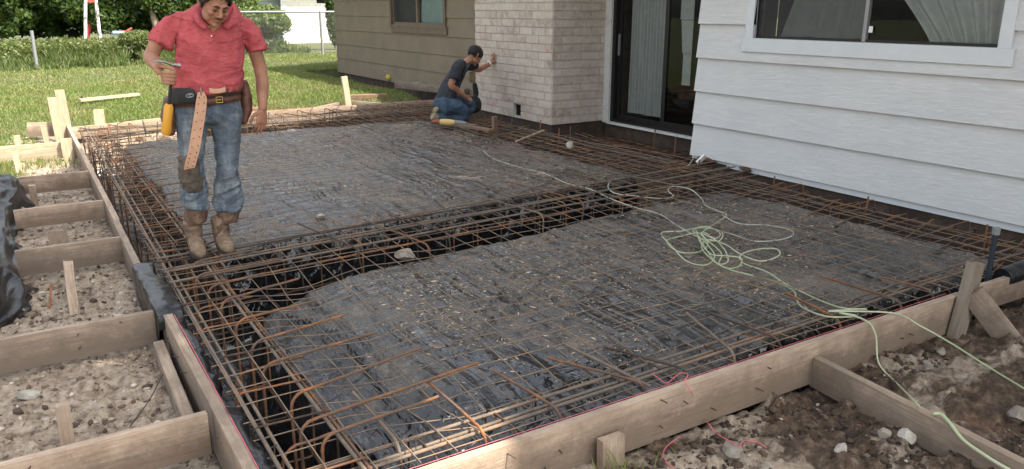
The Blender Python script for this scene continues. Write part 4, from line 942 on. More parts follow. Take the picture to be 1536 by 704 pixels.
# window in white wall
y0, y1, z0, z1 = WIN
mb = MB()
for (a, b) in (((WX-.045, y1, z0), (WX-.004, y1+.10, z1+.1)), ((WX-.045, y0-.10, z0), (WX-.004, y0, z1+.1)), ((WX-.05, y0-.13, z0-.135), (WX-.003, y1+.13, z0-.001)), ((WX-.048, y0-.02, z1), (WX-.004, y1+.02, z1+.12))): mb.box(a, b)
win = hpart(mb, 'window', 'white_trim_paint')
def wframe(x, y0, y1, z0, z1, mull, w, m, par, depth=.05, mm=None):
    mb = MB()
    mb.box((x, y0, z0), (x+depth, y0+w, z1)); mb.box((x, y1-w, z0), (x+depth, y1, z1)); mb.box((x, y0+w, z0), (x+depth, y1-w, z0+w)); mb.box((x, y0+w, z1-w), (x+depth, y1-w, z1))
    o = mb.obj('frame', m); world_child(o, par)
    mb = MB(); mb.box((x-.006, mull-w*.8, z0+.004), (x+depth-.01, mull+w*.8, z1-.004)); o = mb.obj('mullion', mm or m); world_child(o, par)
def pane(x, y0, y1, z0, z1, par, m='window_glass', name='pane'):
    mb = MB(); mb.add([(x, y0, z0), (x, y1, z0), (x, y1, z1), (x, y0, z1)], [(0, 3, 2, 1)]); o = mb.obj(name, m); world_child(o, par)
wframe(WX+.005, y0, y1, z0+.002, z1, 4.43, .022, 'dark_bronze', win, .05, 'grey_aluminium')
pane(WX+.035, y0+.02, 4.43, z0+.02, z1-.02, win); pane(WX+.025, 4.43, y1-.02, z0+.02, z1-.02, win)
pane(WX+.012, 4.45, y1-.022, z0+.022, z1-.022, win, 'insect_screen', 'screen')
# door wall
DX = 7.35; DY0, DY1, DZ = 6.62, 9.07, 2.05
mb = MB(); mb.box((DX, 9.07, -.04), (DX+.12, 9.21, 2.62)); mb.box((DX, 6.442, -.04), (DX+.12, DY0, 2.62)); mb.box((DX, DY0, DZ+.1), (DX+.12, DY1, 2.62)); hpart(mb, 'door_wall', 'cream_trim_paint')
mb = MB(); mb.box((DX-.03, 9.075, -.03), (DX-.002, 9.215, 2.2)); mb.box((DX-.03, DY0-.13, -.03), (DX-.002, DY0, 2.2)); mb.box((DX-.031, DY0, DZ), (DX-.002, 9.07, DZ+.14)); hpart(mb, 'door_trim', 'cream_trim_paint')
mb = MB(); mb.box((DX-.055, 6.45, -.035), (DX+.10, 9.09, -.004)); door = None
sill = hpart(mb, 'door_sill', 'cream_trim_paint')
mb = MB(); x = DX
for a, b in (((x, 9.0, 0), (x+.1, 9.07, DZ)), ((x, DY0, 0), (x+.1, DY0+.07, DZ)), ((x, DY0+.07, 0), (x+.1, 9.0, .035)), ((x, DY0+.07, DZ-.05), (x+.1, 9.0, DZ))): mb.box(a, b)
door = hpart(mb, 'sliding_door', 'dark_bronze')
mb = MB()
for a, b in (((x+.055, 8.93, .036), (x+.085, 8.998, DZ-.051)), ((x+.055, 7.96, .036), (x+.085, 8.03, DZ-.051)), ((x+.055, 8.03, .036), (x+.085, 8.93, .10)), ((x+.055, 8.03, DZ-.12), (x+.085, 8.93, DZ-.051))): mb.box(a, b)
world_child(mb.obj('door_leaf', 'dark_bronze'), door)
mb = MB()
for a, b in (((x+.015, 7.93, .036), (x+.045, 8.0, DZ-.052)), ((x+.015, DY0+.071, .036), (x+.045, 6.76, DZ-.052)), ((x+.015, 6.76, .036), (x+.045, 7.93, .12)), ((x+.015, 6.76, DZ-.12), (x+.045, 7.93, DZ-.052))): mb.box(a, b)
world_child(mb.obj('door_leaf', 'dark_bronze'), door)
pane(x+.07, 8.03, 8.93, .10, DZ-.12, door); pane(x+.03, 6.76, 7.93, .12, DZ-.12, door)
mb = MB(); mb.box((x+.03, 8.955, .95), (x+.054, 8.975, 1.25)); world_child(mb.obj('door_handle', 'grey_aluminium'), door)
# interior shell
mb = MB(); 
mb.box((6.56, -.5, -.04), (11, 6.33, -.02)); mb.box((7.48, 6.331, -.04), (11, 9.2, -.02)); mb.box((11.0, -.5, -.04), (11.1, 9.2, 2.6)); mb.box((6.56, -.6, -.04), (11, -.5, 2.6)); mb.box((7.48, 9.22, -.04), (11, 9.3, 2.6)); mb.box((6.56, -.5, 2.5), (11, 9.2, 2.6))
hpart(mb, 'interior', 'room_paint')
# brick chimney: real courses
mb = MB(); ch, bl = .1125, .335
def brick(mb, o, u, nrm, a, b, z0, z1, seed):
    q = rng.uniform(-.002, .002); pr = .014+q; e = .005
    o = Vector(o); u = Vector(u); nrm = Vector(nrm); k = Vector((0, 0, 1)); j = lambda: float(rng.uniform(-.0022, .0022))
    P0 = [o+u*(a+j())+k*(z0+j()), o+u*(b+j())+k*(z0+j()), o+u*(b+j())+k*(z1+j()), o+u*(a+j())+k*(z1+j())]
    c = (P0[0]+P0[2])/2; F_ = [p+nrm*pr+(c-p).normalized()*e*1.3 for p in P0]; Mi = [p+nrm*(pr-e) for p in P0]
    mb.add([*P0, *Mi, *F_], [(8, 9, 10, 11), (4, 5, 9, 8), (5, 6, 10, 9), (6, 7, 11, 10), (7, 4, 8, 11), (0, 1, 5, 4), (1, 2, 6, 5), (2, 3, 7, 6), (3, 0, 4, 7)], 0, False, float(np.clip(rng.normal(.5, .25), 0, 1)))
BX = 6.40; hole = (10.02, 10.24, .02, .20)
for r_ in range(30):
    z0 = -.004+r_*ch; z1 = z0+ch-.013; off = (r_ % 2)*bl*.5
    y = 9.225-off*0
    yy = [9.215]; 
    k0 = 9.215+(bl*.5 if r_ % 2 else bl)
    while k0 < 11.40: yy.append(k0); k0 += bl
    yy.append(11.41)
    for a, b in zip(yy, yy[1:]):
        if b-a < .03: continue
        if z0 < hole[3] and z1 > hole[2] and b > hole[0] and a < hole[1]:
            if a < hole[0]-.02: brick(mb, (BX, 0, 0), (0, 1, 0), (-1, 0, 0), a+.005, hole[0], z0, z1, 0)
            if b > hole[1]+.02: brick(mb, (BX, 0, 0), (0, 1, 0), (-1, 0, 0), hole[1], b-.005, z0, z1, 0)
            continue
        brick(mb, (BX, 0, 0), (0, 1, 0), (-1, 0, 0), a+(.005 if a > 9.22 else 0), b-.005, z0, z1, 0)
    xx = [BX]; k0 = BX+(bl if r_ % 2 else bl*.5)
    while k0 < 7.33: xx.append(k0); k0 += bl
    xx.append(7.345)
    for a, b in zip(xx, xx[1:]):
        if b-a > .03: brick(mb, (0, 9.215, 0), (1, 0, 0), (0, -1, 0), a+(.005 if a > BX else 0), b-.005, z0, z1, 0)
chim = hpart(mb, 'brick_chimney', 'whitewashed_brick', rnd=True)
mb = MB(); mo = []
for a, b in (((BX, 9.215, -.01), (BX+.25, hole[0], 3.4)), ((BX, hole[1], -.01), (BX+.25, 11.41, 3.4)), ((BX, hole[0], hole[3]), (BX+.25, hole[1], 3.4)), ((BX, hole[0], -.01), (BX+.25, hole[1], hole[2])), ((BX+.25, 9.215, -.01), (7.35, 11.41, 3.4))): mb.box(a, b)
world_child(mb.obj('mortar_core', 'mortar'), chim)
mb = MB(); mb.box((BX+.05, hole[0]+.001, hole[2]+.001), (BX+.249, hole[1]-.001, hole[3]-.001)); world_child(mb.obj('vent_hole', 'black_hole'), chim)
# olive wall
OX = 7.40; OW = (14.42, 17.0, 1.26, 2.25)
mb = MB(); laps(mb, OX, 11.42, 20.82, [-.05]+[.33+.3635*i for i in range(7)], [OW], .022); hpart(mb, 'siding_wall', 'olive_siding_paint', label='olive brown lap siding wall beyond the chimney')
mb = MB(); mb.box((OX+.001, 11.42, -.05), (OX+.1, 14.42, 2.62)); mb.box((OX+.001, 17.0, -.05), (OX+.1, 20.82, 2.62)); mb.box((OX+.001, 14.42, -.05), (OX+.1, 17.0, 1.26)); mb.box((OX+.001, 14.42, 2.25), (OX+.1, 17.0, 2.62)); mb.box((OX+.101, 20.72, -.05), (13, 20.82, 2.62))
hpart(mb, 'wall_core', 'olive_siding_paint')
y0, y1, z0, z1 = OW; mb = MB()
for (a, b) in (((OX-.05, y1, z0-.01), (OX-.005, y1+.09, z1+.1)), ((OX-.05, y0-.09, z0-.01), (OX-.005, y0, z1+.1)), ((OX-.055, y0-.14, z0-.07), (OX-.005, y1+.10, z0-.011)), ((OX-.048, y0-.14, z0-.17), (OX-.005, y0+2.6, z0-.071)), ((OX-.05, y0, z1), (OX-.005, y1, z1+.1))): mb.box(a, b)
win = hpart(mb, 'window', 'brown_window_paint')
wframe(OX+.0, y0, y1, z0, z1, 15.72, .05, 'brown_window_paint', win, .06)
pane(OX+.04, y0+.05, 15.72, z0+.05, z1-.05, win); pane(OX+.03, 15.72, y1-.05, z0+.05, z1-.05, win)
pane(OX+.015, 15.76, y1-.05, z0+.05, z1-.05, win, 'insect_screen', 'screen')
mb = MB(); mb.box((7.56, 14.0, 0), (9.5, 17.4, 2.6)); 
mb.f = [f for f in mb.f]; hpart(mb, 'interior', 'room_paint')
# roof
mb = MB()
mb.add([(5.95, -5.4, 2.50), (5.95, 6.9, 2.50), (10.6, 6.9, 4.4), (10.6, -5.4, 4.4), (5.95, -5.4, 2.62), (5.95, 6.9, 2.62), (10.6, 6.9, 4.52), (10.6, -5.4, 4.52)], [(0, 1, 2, 3), (4, 7, 6, 5), (0, 4, 5, 1), (1, 5, 6, 2), (0, 3, 7, 4), (3, 2, 6, 7)])
mb.add([(6.9, 6.905, 2.50), (6.9, 21.3, 2.50), (10.6, 21.3, 4.1), (10.6, 6.905, 4.1), (6.9, 6.905, 2.62), (6.9, 21.3, 2.62), (10.6, 21.3, 4.22), (10.6, 6.905, 4.22)], [(0, 1, 2, 3), (4, 7, 6, 5), (0, 4, 5, 1), (1, 5, 6, 2), (0, 3, 7, 4), (3, 2, 6, 7)])
mb.add([(10.61, -5.4, 4.4), (10.61, 21.3, 4.1), (16, 21.3, 2.5), (16, -5.4, 2.5), (10.61, -5.4, 4.52), (10.61, 21.3, 4.22), (16, 21.3, 2.62), (16, -5.4, 2.62)], [(0, 1, 2, 3), (4, 7, 6, 5), (0, 4, 5, 1), (1, 5, 6, 2), (0, 3, 7, 4), (3, 2, 6, 7)])
hpart(mb, 'roof', 'shingle')
# curtains
def curtain(name, label, x, y0f, y1f, z0, z1, m, fq=9, amp=.03, group=None, rot=0):
    nz, ny_ = 40, 160; V = []
    for i in range(nz+1):
        z = z0+(z1-z0)*i/nz; ya, yb = y0f(i/nz), y1f(i/nz)
        for j in range(ny_+1):
            u = j/ny_; V.append((x+amp*math.sin(u*fq*6.28+1.5*n1(u*5+i*.04, 3))+amp*.5*n1(u*14+i*.03, 8), ya+(yb-ya)*u, z+.01*n1(u*9, 4)*(1-i/nz)))
    Fc = [(i*(ny_+1)+j, i*(ny_+1)+j+1, (i+1)*(ny_+1)+j+1, (i+1)*(ny_+1)+j) for i in range(nz) for j in range(ny_)]
    return prop(link(name, npmesh(name, V, Fc, m, True)), label, 'curtain', group)
curtain('curtain', 'white pleated curtain hanging behind the left pane of the sliding door', 7.56, lambda t: 8.10, lambda t: 8.90, .13, 2.0, 'sheer_white', 12, .02)
curtain('curtain', 'sheer white curtain swept to the right in the right pane of the white wall window', 6.545, lambda t: 3.30, lambda t: 3.86+.95*t**1.15, 1.33, 2.28, 'sheer_white', 6, .026)
curtain('curtain', 'greyish sheer curtain behind the insect screen in the left pane of the white wall window', 6.56, lambda t: 4.46, lambda t: 5.42-.30*t, 1.33, 2.28, 'sheer_white', 5, .02)
curtain('curtain', 'pale blue curtain behind the right pane of the olive wall window', 7.50, lambda t: 14.48, lambda t: 15.7, 1.3, 2.2, 'pale_blue_cloth', 4, .02)
bm = bmesh.new(); bmesh.ops.create_icosphere(bm, subdivisions=3, radius=1)
for v_ in bm.verts: v_.co = Vector((v_.co.x*.05, v_.co.y*.10, v_.co.z*.17))*(1+.25*n1(v_.co.x*3+v_.co.z*2, 3))
me = bpy.data.meshes.new('plush_toy'); bm.to_mesh(me); bm.free(); me.materials.append(MATS['pink_plush']); me.polygons.foreach_set('use_smooth', [True]*len(me.polygons))
prop(link('plush_toy', me, loc=(6.64, 3.42, 1.62)), 'pink plush thing behind the curtain at the right of the white wall window', 'plush toy')
mb = MB(); mb.box((6.462, 4.36, 1.395), (6.465, 4.40, 1.45)); prop(mb.obj('window_sticker', 'white_card'), 'small white sticker beside the grey mullion of the white wall window', 'sticker')
# blinds in the door: three dangling slats
for i, (ya, yb, za, zb, lb_) in enumerate(((7.62, 7.86, 1.46, 1.75, 'upper'), (7.62, 7.84, 1.03, 1.452, 'middle'), (7.62, 7.77, .62, 1.026, 'lowest'))):
    mb = MB(); mb.add([(7.50, ya, za), (7.50, yb-(0 if i != 1 else .05), za), (7.50, yb, zb), (7.50, ya, zb), (7.506, ya, za), (7.506, yb-(0 if i != 1 else .05), za), (7.506, yb, zb), (7.506, ya, zb)], [(0, 3, 2, 1), (4, 5, 6, 7), (0, 1, 5, 4), (1, 2, 6, 5), (2, 3, 7, 6), (3, 0, 4, 7)])
    prop(mb.obj('hanging_panel', 'sheer_white'), lb_+' pale panel hanging behind the right pane of the sliding door', 'panel', 'pale panels behind the sliding door')
# rotten wood crust and debris at siding foot
for i, (y, l, lab) in enumerate(((6.20, .16, 'large crust of rotten wood at the foot of the white corner'), (5.62, .10, 'small crust of rotten wood under the white siding right of the corner'))):
    rock('rotten_wood', lab, (6.42, y, -.035), l, 'rotten_wood', 30+i, (.35, 1.2, .35), 0, 'wood debris')

# ================================================================== BACKGROUND
# chain link fence
fy = 27.5
def fz(x): return gh(x, fy)
t = thing('chain_link_fence', 'grey chain-link fence with top rail running up to the far end of the olive wall', 'fence', (8, fy, -.1))
zt = aty(480, 18, fy).z
XF = aty(300, 50, fy).x
mb = MB(); mb.tube([(XF-8, 0, zt+.1), (12-8, 0, zt+.1)], .035, 10); mb.obj('top_rail', 'galvanised', t)
for xw in (XF, aty(482, 50, fy).x-3.2, aty(482, 50, fy).x, 12):
    mb = MB(); mb.tube([(xw-8, 0, -.2), (xw-8, 0, zt+.14)], .045, 10); mb.obj('post', 'galvanised', t)
mb = MB(); d = .085; hh_ = zt+.1+.0
k = 0
n_ = int((12-XF)/d)
for i in range(-int(hh_/d)-1, n_):
    for sgn in (1, -1):
        xa = XF-8+i*d; xb = xa+hh_
        if sgn == 1: a, b = [xa, 0.0], [xb, hh_]
        else: a, b = [xa, hh_], [xb, 0.0]
        lo, hi = XF-8, 12-8
        t0, t1 = max(0, (lo-xa)/hh_), min(1, (hi-xa)/hh_)
        if t1 <= t0: continue
        za = a[1]+(b[1]-a[1])*t0; zb = a[1]+(b[1]-a[1])*t1
        mb.tube([(xa+hh_*t0, .004*sgn, za), (xa+hh_*t1, .004*sgn, zb)], .0022, 3)
mb.obj('wire_mesh', 'galvanised', t)
p = aty(47, 46, 27.3); q = aty(55, 100, 27.3)
mb = MB(); mb.tube([p, q-Vector((0, 0, .3))], .05, 8); prop(mb.obj('steel_post', 'galvanised'), 'leaning grey steel post standing alone in the tall weeds at left', 'post')
mb = MB(); a = aty(115, 162, 16.75); mb.tube([(.95, 16.75, -.25), (.95, 16.75, .03)], .012, 6); prop(mb.obj('stake_pin', 'blue_pipe'), 'thin blue pin under the end of the pale lawn board', 'pin')
# neighbour's building
ny_ = 38.
xl_, xr_ = aty(428, 50, ny_).x, aty(560, 50, ny_).x
t = thing('neighbor_house', 'bright sunlit cream building seen through the fence at the end of the lawn', 'house', ((xl_+xr_)/2, ny_, -.2))
mb = MB(); mb.box((xl_, ny_, -.4), (xr_+6, ny_+5, 3.2)); o = hpart(mb, 'wall', 'neighbor_paint', t)
xs0 = aty(385, 50, ny_).x
mb = MB(); mb.box((xs0-3, ny_+.6, -.4), (xl_-.002, ny_+5, 3.0)); hpart(mb, 'side_wing', 'neighbor_siding', t)
mb = MB()
for i in range(9): mb.box((xs0-3, ny_+.575, i*.32), (xl_-.003, ny_+.599, i*.32+.3))
hpart(mb, 'wing_siding', 'neighbor_siding', t)
mb = MB(); mb.box((xl_-.12, ny_-.03, -.4), (xl_+.02, ny_-.001, 3.2)); hpart(mb, 'corner_trim', 'white_trim_paint', t)
p = aty(475, 5, ny_); mb = MB(); mb.box((p.x, ny_-.02, p.z), (p.x+.85, ny_-.001, p.z+.9)); hpart(mb, 'window', 'black_hole', t)
mb = MB()
for i in range(26):
    for j in range(70):
        x = xl_+.05+j*.27+(i % 2)*.13; 
        if x > xr_+5.5: break
        mb.box((x, ny_-.012, -.3+i*.135), (x+.25, ny_-.001, -.3+i*.135+.118), r=float(rng.uniform(0, 1)))
hpart(mb, 'brick_courses', 'neighbor_paint', t)
mb = MB(); mb.add([(xs0-4, ny_-.7, 2.9), (xr_+7, ny_-.7, 2.9), (xr_+7, ny_+6, 5), (xs0-4, ny_+6, 5)], [(0, 1, 2, 3)]); o = hpart(mb, 'roof', 'shingle', t); o.modifiers.new('s', 'SOLIDIFY').thickness = .15
# thicket, shrubs, weeds
def ell(k, c, r, hollow=.4):
    a = rng.normal(size=(k, 3)); a /= np.linalg.norm(a, axis=1)[:, None]; q = rng.uniform(hollow, 1, (k, 1))**.6
    return np.array(c)+a*q*np.array(r)
P = []
for i in range(170):
    x = rng.uniform(-7, 7.5); y = rng.uniform(32.2, 36.5); z = rng.uniform(.9, 4.6); r_ = rng.uniform(.35, 1.0)
    P.append(ell(int(1300*r_**1.6)+60, (x, y, z), (r_*1.4, r_, r_*.8), .3))
for i in range(44):
    x = -6+i*.29; P.append(ell(620, (x, 31.6+rng.uniform(-.6, .6), rng.uniform(1.15, 2.2)), (rng.uniform(.3, .7), .5, rng.uniform(.25, .6)), .3))
P = np.concatenate(P); P = P[P[:, 2] > .30+.2*np.sin(P[:, 0]*2)]
prop(link('thicket', leaf_cloud(P, .12, 'leaf_mat', 'thicket', .3)), 'dense dark green leafy thicket of vines and bushes behind the back fence', 'bushes', kind='stuff')
def shrub(name, label, c, rad, k, m='leaf_mat', size=.09, lumps_=7, stems=5, cat='shrub'):
    t = thing(name, label, cat, (c[0], c[1], gh(c[0], c[1])))
    mb = MB(); g = gh(c[0], c[1])
    tops = []
    for i in range(stems):
        a = i*6.28/stems+rng.uniform(-.4, .4); p = [(0, 0, -.05), (math.cos(a)*rad[0]*.25, math.sin(a)*rad[1]*.25, rad[2]*.6), (math.cos(a)*rad[0]*.55, math.sin(a)*rad[1]*.55, rad[2]*1.2)]
        mb.tube(bez(p, 4), [.03*(1-j/9*.8) for j in range(9)], 6)
    mb.obj('stems', 'bark', t)
    P = []
    for i in range(lumps_):
        a = rng.uniform(0, 6.28); q = rng.uniform(0, .6); z = rng.uniform(.3, 1.55)*rad[2]
        P.append(ell(k//lumps_, (math.cos(a)*q*rad[0], math.sin(a)*q*rad[1], z), (rad[0]*.55, rad[1]*.55, rad[2]*.42), .4))
    P = np.concatenate(P); P = P[P[:, 2] > .05]
    link('foliage', leaf_cloud(P, size, m, 'foliage', .3), t); return t
p = aty(405, 70, 29.5); shrub('shrub', 'light green shrub behind the standing worker\'s shoulder, before the cream building', (p.x, 29.5), (1.3, 1.0, .95), 9000, 'light_leaf_mat', .085, 12)
p = aty(378, 70, 30.5); shrub('shrub', 'taller shrub in the gap beside the standing worker\'s arm', (p.x-.2, 30.8), (1.1, .9, 1.2), 7000, 'light_leaf_mat', .08)
p = aty(505, 40, 30.0); shrub('shrub', 'ivy-like dark shrub climbing at the far corner of the olive wall', (p.x+.25, 31.0), (.55, .5, 1.6), 6500, 'leaf_mat', .07)
p = aty(215, 80, 28.8); shrub('shrub', 'low weedy bush at the standing worker\'s left elbow', (p.x, 29.0), (1.0, .8, .55), 6000, 'weed_mat', .06)
# weeds along the fence
x, y = scat(42000, -4.5, 9.3, 27.0, 32); m = fbm(np.stack([x, y, 0*x], -1)*1.2, 3, 15) > .36; x, y = x[m], y[m]
m = ~((x > 6.4) & (y < 29)); x, y = x[m], y[m]
hh = (.08+.85*fbm(np.stack([x, y, 0*x], -1)*.8, 3, 16))*sst(26.6, 28.5, y)*np.where(x > 6.3, .45, 1.)+.1
prop(link('tall_weeds', blades(np.stack([x, y, ground_h(x, y)], -1), hh*.8, .035, 'weed_mat', 'tall_weeds', .6)), 'tall tangled weeds growing along the back fence', 'weeds', kind='stuff')
x, y = scat(20000, -4.5, 6.2, 28.2, 31.8); z = ground_h(x, y)+rng.uniform(.1, .95, len(x))*(.35+.8*fbm(np.stack([x, y, 0*x], -1)*.9, 3, 18))
prop(link('leafy_weeds', leaf_cloud(np.stack([x, y, z], -1), .07, 'weed_mat', 'leafy_weeds', .2)), 'leafy undergrowth among the tall weeds at the back of the lawn', 'weeds', kind='stuff')
# weeds by olive wall
x, y = scat(2600, 6.2, 7.36, 13.1, 20); m = (x > 7.36-.35*fbm(np.stack([x, y, 0*x], -1)*2, 2, 4)*3); x, y = x[m], y[m]
prop(link('wall_weeds', blades(np.stack([x, y, ground_h(x, y)], -1), .13, .014, 'grass_mat', 'wall_weeds', .9)), 'longer weedy grass along the foot of the olive wall', 'weeds', kind='stuff')
# dry grass tufts beside the braces
x = np.concatenate([rng.normal(-.28, .1, 300), rng.normal(.2, .12, 160), rng.normal(1.75, .1, 60)]); y = np.concatenate([rng.normal(10.3, .35, 300), rng.normal(10.8, .15, 160), rng.normal(2.08, .05, 60)])
prop(link('grass_tufts', blades(np.stack([x, y, ground_h(x, y)], -1), .10, .009, 'grass_mat', 'grass_tufts', .9)), 'thin tufts of grass sprouting beside the form boards', 'grass', kind='stuff')
def tree(name, label, base, limbs, crown, k, m, size=.12, r0=.12):
    t = thing(name, label, 'tree', base); mb = MB()
    for pts, r in limbs: mb.tube(bez(pts, 5), [r*(1-.6*j/(5*(len(pts)-1))) for j in range(5*(len(pts)-1)+1)], 9)
    mb.obj('trunk', 'bark', t); P = np.concatenate([ell(int(k*w), c, r, .35) for c, r, w in crown])
    link('crown', leaf_cloud(P, size, m, 'crown', .2), t); return t
p = aty(236, 30, 31.0); b = Vector((p.x, 31.0, -.1))
tree('tree', 'slender tree with two pale trunks beside the standing worker\'s left shoulder', b, [([(0, 0, 0), (-.05, 0, 1.), (-.22, 0, 2.2), (-.4, 0, 4.0)], .16), ([(.1, 0, 0), (.3, 0, 1.1), (.42, 0, 2.2), (.7, 0, 4)], .14)],
     [((0, 0, 4.3), (2.0, 1.6, 1.3), .5), ((-1, .5, 3.6), (1.2, 1.2, .8), .25), ((1.2, .3, 3.9), (1.3, 1.2, .8), .25)], 9000, 'leaf_mat')
# white poles with red top, swing frame legs
t = thing('swing_frame', 'white swing frame legs, leaf shade painted in dark blotches, with red crosspiece at top left', 'swing frame', (aty(135, 30, 30.6).x, 30.6, -.1))
def loc(px, py, y): return aty(px, py, y)-Vector(t.location)
for a, b in (((130, -30), (126, 48)), ((141, -30), (150, 62))):
    mb = MB(); mb.tube([loc(*a, 30.6), loc(a[0]*.5+b[0]*.5, a[1]*.5+b[1]*.5, 30.6), loc(*b, 30.6)-Vector((0, 0, .3))], .055, 10); mb.obj('leg', 'shade_dappled_white', t)
mb = MB(); p = loc(136, 2, 30.6); mb.box(p-Vector((.17, .03, .04)), p+Vector((.17, .03, .07))); mb.obj('crosspiece', 'red_plastic', t)
p = aty(132, 44, 30.9); mb = MB(); mb.tube([p-Vector((.1, 0, .3)), p+Vector((.1, 0, .2))], .09, 8); prop(mb.obj('red_toy', 'red_plastic'), 'small faded red object between the white swing frame legs', 'toy')
p = aty(168, 51, 30.0); q = aty(198, 50, 30.0)
t = thing('plastic_slide', 'low pale blue and red plastic slide lying in the weeds', 'slide', (p.x, 30., p.z-.1)); L = q.x-p.x
mb = MB(); mb.box((0, -.2, .05), (L*.55, .2, .14)); mb.box((0, -.25, .12), (L*.55, -.2, .2)); mb.obj('chute', 'blue_grey_plastic', t)
mb = MB(); mb.box((L*.56, -.22, .06), (L, .22, .2)); mb.tube([(L*.75, -.2, .2), (L, -.2, .28)], .04, 8); mb.obj('step', 'red_plastic', t)
# yellow and white rubbish at the foot of olive wall
p = atz(583, 121, -.02); bm = bmesh.new(); bmesh.ops.create_icosphere(bm, subdivisions=2, radius=.075)
for v_ in bm.verts: v_.co *= 1+.2*n1(v_.co.x*30+v_.co.y*9, 3)
me = bpy.data.meshes.new('yellow_bag'); bm.to_mesh(me); bm.free(); me.materials.append(MATS['yellow_plastic']); prop(link('yellow_bag', me, loc=(p.x, p.y, .05)), 'small yellow crumpled bag on the grass by the olive wall', 'bag')
p = atz(586, 117, .02); mb = MB(); mb.box((-.22, -.05, -.015), (.22, .05, .015)); prop(mb.obj('white_scrap', 'white_card', loc=(p.x+.1, p.y, .13), rot=(.2, .25, -.5)), 'white card scrap leaning above the yellow bag', 'scrap')
for i, (px, py, s_, lb_) in enumerate(((628, 128, .17, 'pale broken concrete lump at the foot of the olive wall'), (645, 131, .15, 'second broken concrete lump just left of the kneeling worker'))):
    p = atz(px, py, 0); rock('concrete_lump', lb_, (p.x, p.y, .03), s_, 'pale_stone', 60+i, (1.3, .8, .5), .3, 'concrete lump')
# unseen tree put in off camera, its crown laid out to shade the slab
tb = (11.5, -4.2, -.3)
cr = []
for i in range(30):
    a = rng.uniform(0, 6.28); q = rng.uniform(0, 1)**.5
    cr.append(((-3.6+math.cos(a)*q*4.6, 4.9+math.sin(a)*q*5.7, 8.6+rng.uniform(-1, 1.2)), (1.7, 1.7, .9), 1/28))
tree('shade_tree', 'broad unseen shade tree, its crown shaped to shade the slab', tb, [([(0, 0, 0), (-.3, .4, 2.5), (-1., 1.4, 5), (-2.6, 3.2, 8)], .35), ([(-.6, .8, 3.6), (-2.4, 4, 6.5), (-4.6, 7, 8.4)], .2), ([(-.6, .8, 3.6), (-3.6, 1, 6.5), (-6, 1.6, 8.2)], .2)], cr, SHK, 'leaf_mat', .3)
# ================================================================== PEOPLE
class Vol:
    def __init__(s): s.mb = MB()
    def rings(s, rs, sides=20, cap1=1.):
        """rs: list of (center, a-vector, b-vector); ends are closed with rounded caps"""
        def cap(c0, a, b, d): return [(c0+d*.5, a*.8, b*.8), (c0+d*.85, a*.45, b*.45)]
        rs = [(Vector(c), Vector(a), Vector(b)) for c, a, b in rs]
        d0 = (rs[0][0]-rs[1][0]).normalized()*min(rs[0][1].length, rs[0][2].length)*.45
        d1 = (rs[-1][0]-rs[-2][0]).normalized()*min(rs[-1][1].length, rs[-1][2].length)*.45*cap1
        rs = cap(*rs[0], d0)[::-1]+rs+(cap(*rs[-1], d1) if cap1 == 1 else [(rs[-1][0]+d1*.5, rs[-1][1]*.97, rs[-1][2]*.97)])
        vs = []
        for c, a, b in rs:
            for k in range(sides):
                t = 2*math.pi*k/sides; vs.append(c+a*math.cos(t)+b*math.sin(t))
        fs = [(i*sides+k, i*sides+(k+1) % sides, (i+1)*sides+(k+1) % sides, (i+1)*sides+k) for i in range(len(rs)-1) for k in range(sides)]
        fs += [tuple(range(sides))[::-1], tuple(range((len(rs)-1)*sides, len(rs)*sides))]
        s.mb.add(vs, fs, 0, True)
    def limb(s, pts, rad, n_=5, sides=14, flat=None, cap1=1.):
        """flat=(axis vector, factor): squash ellipse along axis"""
        P = bez(pts, n_); k = len(pts)-1; rr = []
        for i in range(len(P)):
            t = i/n_; j = min(int(t), k-1); f = t-j; f = f*f*(3-2*f); rr.append(rad[j]*(1-f)+rad[min(j+1, k)]*f)
        rs = []
        u = None
        for i, p in enumerate(P):
            t = (P[min(i+1, len(P)-1)]-P[max(i-1, 0)]).normalized()
            ref = Vector(flat[0]) if flat else (u or t.orthogonal())
            u = (ref-t*ref.dot(t)).normalized(); w = t.cross(u)
            rs.append((p, u*rr[i]*(flat[1] if flat else 1), w*rr[i]))
        s.rings(rs, sides, cap1)
    def ball(s, c, r, rot=None):
        bm = bmesh.new(); bmesh.ops.create_icosphere(bm, subdivisions=3, radius=1)
        M = rot if rot else Matrix.Identity(3); r = Vector(r) if not isinstance(r, (int, float)) else Vector((r, r, r))
        vs = [Vector(c)+M @ Vector((v.co.x*r.x, v.co.y*r.y, v.co.z*r.z)) for v in bm.verts]; fs = [tuple(v.index for v in f.verts) for f in bm.faces]; bm.free()
        s.mb.add(vs, fs, 0, True)
    def build(s, name, mat, parent, voxel=.008, smooth=4, folds=None):
        me = s.mb.mesh('tmp', mat); o = link('tmp', me)
        m = o.modifiers.new('r', 'REMESH'); m.mode = 'VOXEL'; m.voxel_size = voxel; m.use_smooth_shade = True
        if smooth:
            q = o.modifiers.new('s', 'SMOOTH'); q.iterations = smooth; q.factor = .5
        dg = bpy.context.evaluated_depsgraph_get(); dg.update()
        nm = bpy.data.meshes.new_from_object(o.evaluated_get(dg)); bpy.data.objects.remove(o); nm.name = name
        if not nm.materials: nm.materials.append(MATS[mat])
        if folds:
            k = len(nm.vertices); co = np.empty(k*3, np.float32); nm.vertices.foreach_get('co', co); co = co.reshape(-1, 3).astype(float)
            no = np.empty(k*3, np.float32); nm.vertex_normals.foreach_get('vector', no); no = no.reshape(-1, 3)
            d = folds(co); co = co+no*d[:, None]; nm.vertices.foreach_set('co', co.astype(np.float32).ravel()); nm.update()
        nm.polygons.foreach_set('use_smooth', [True]*len(nm.polygons))
        o = link(name, nm)
        if parent is not None: world_child(o, parent)
        return o
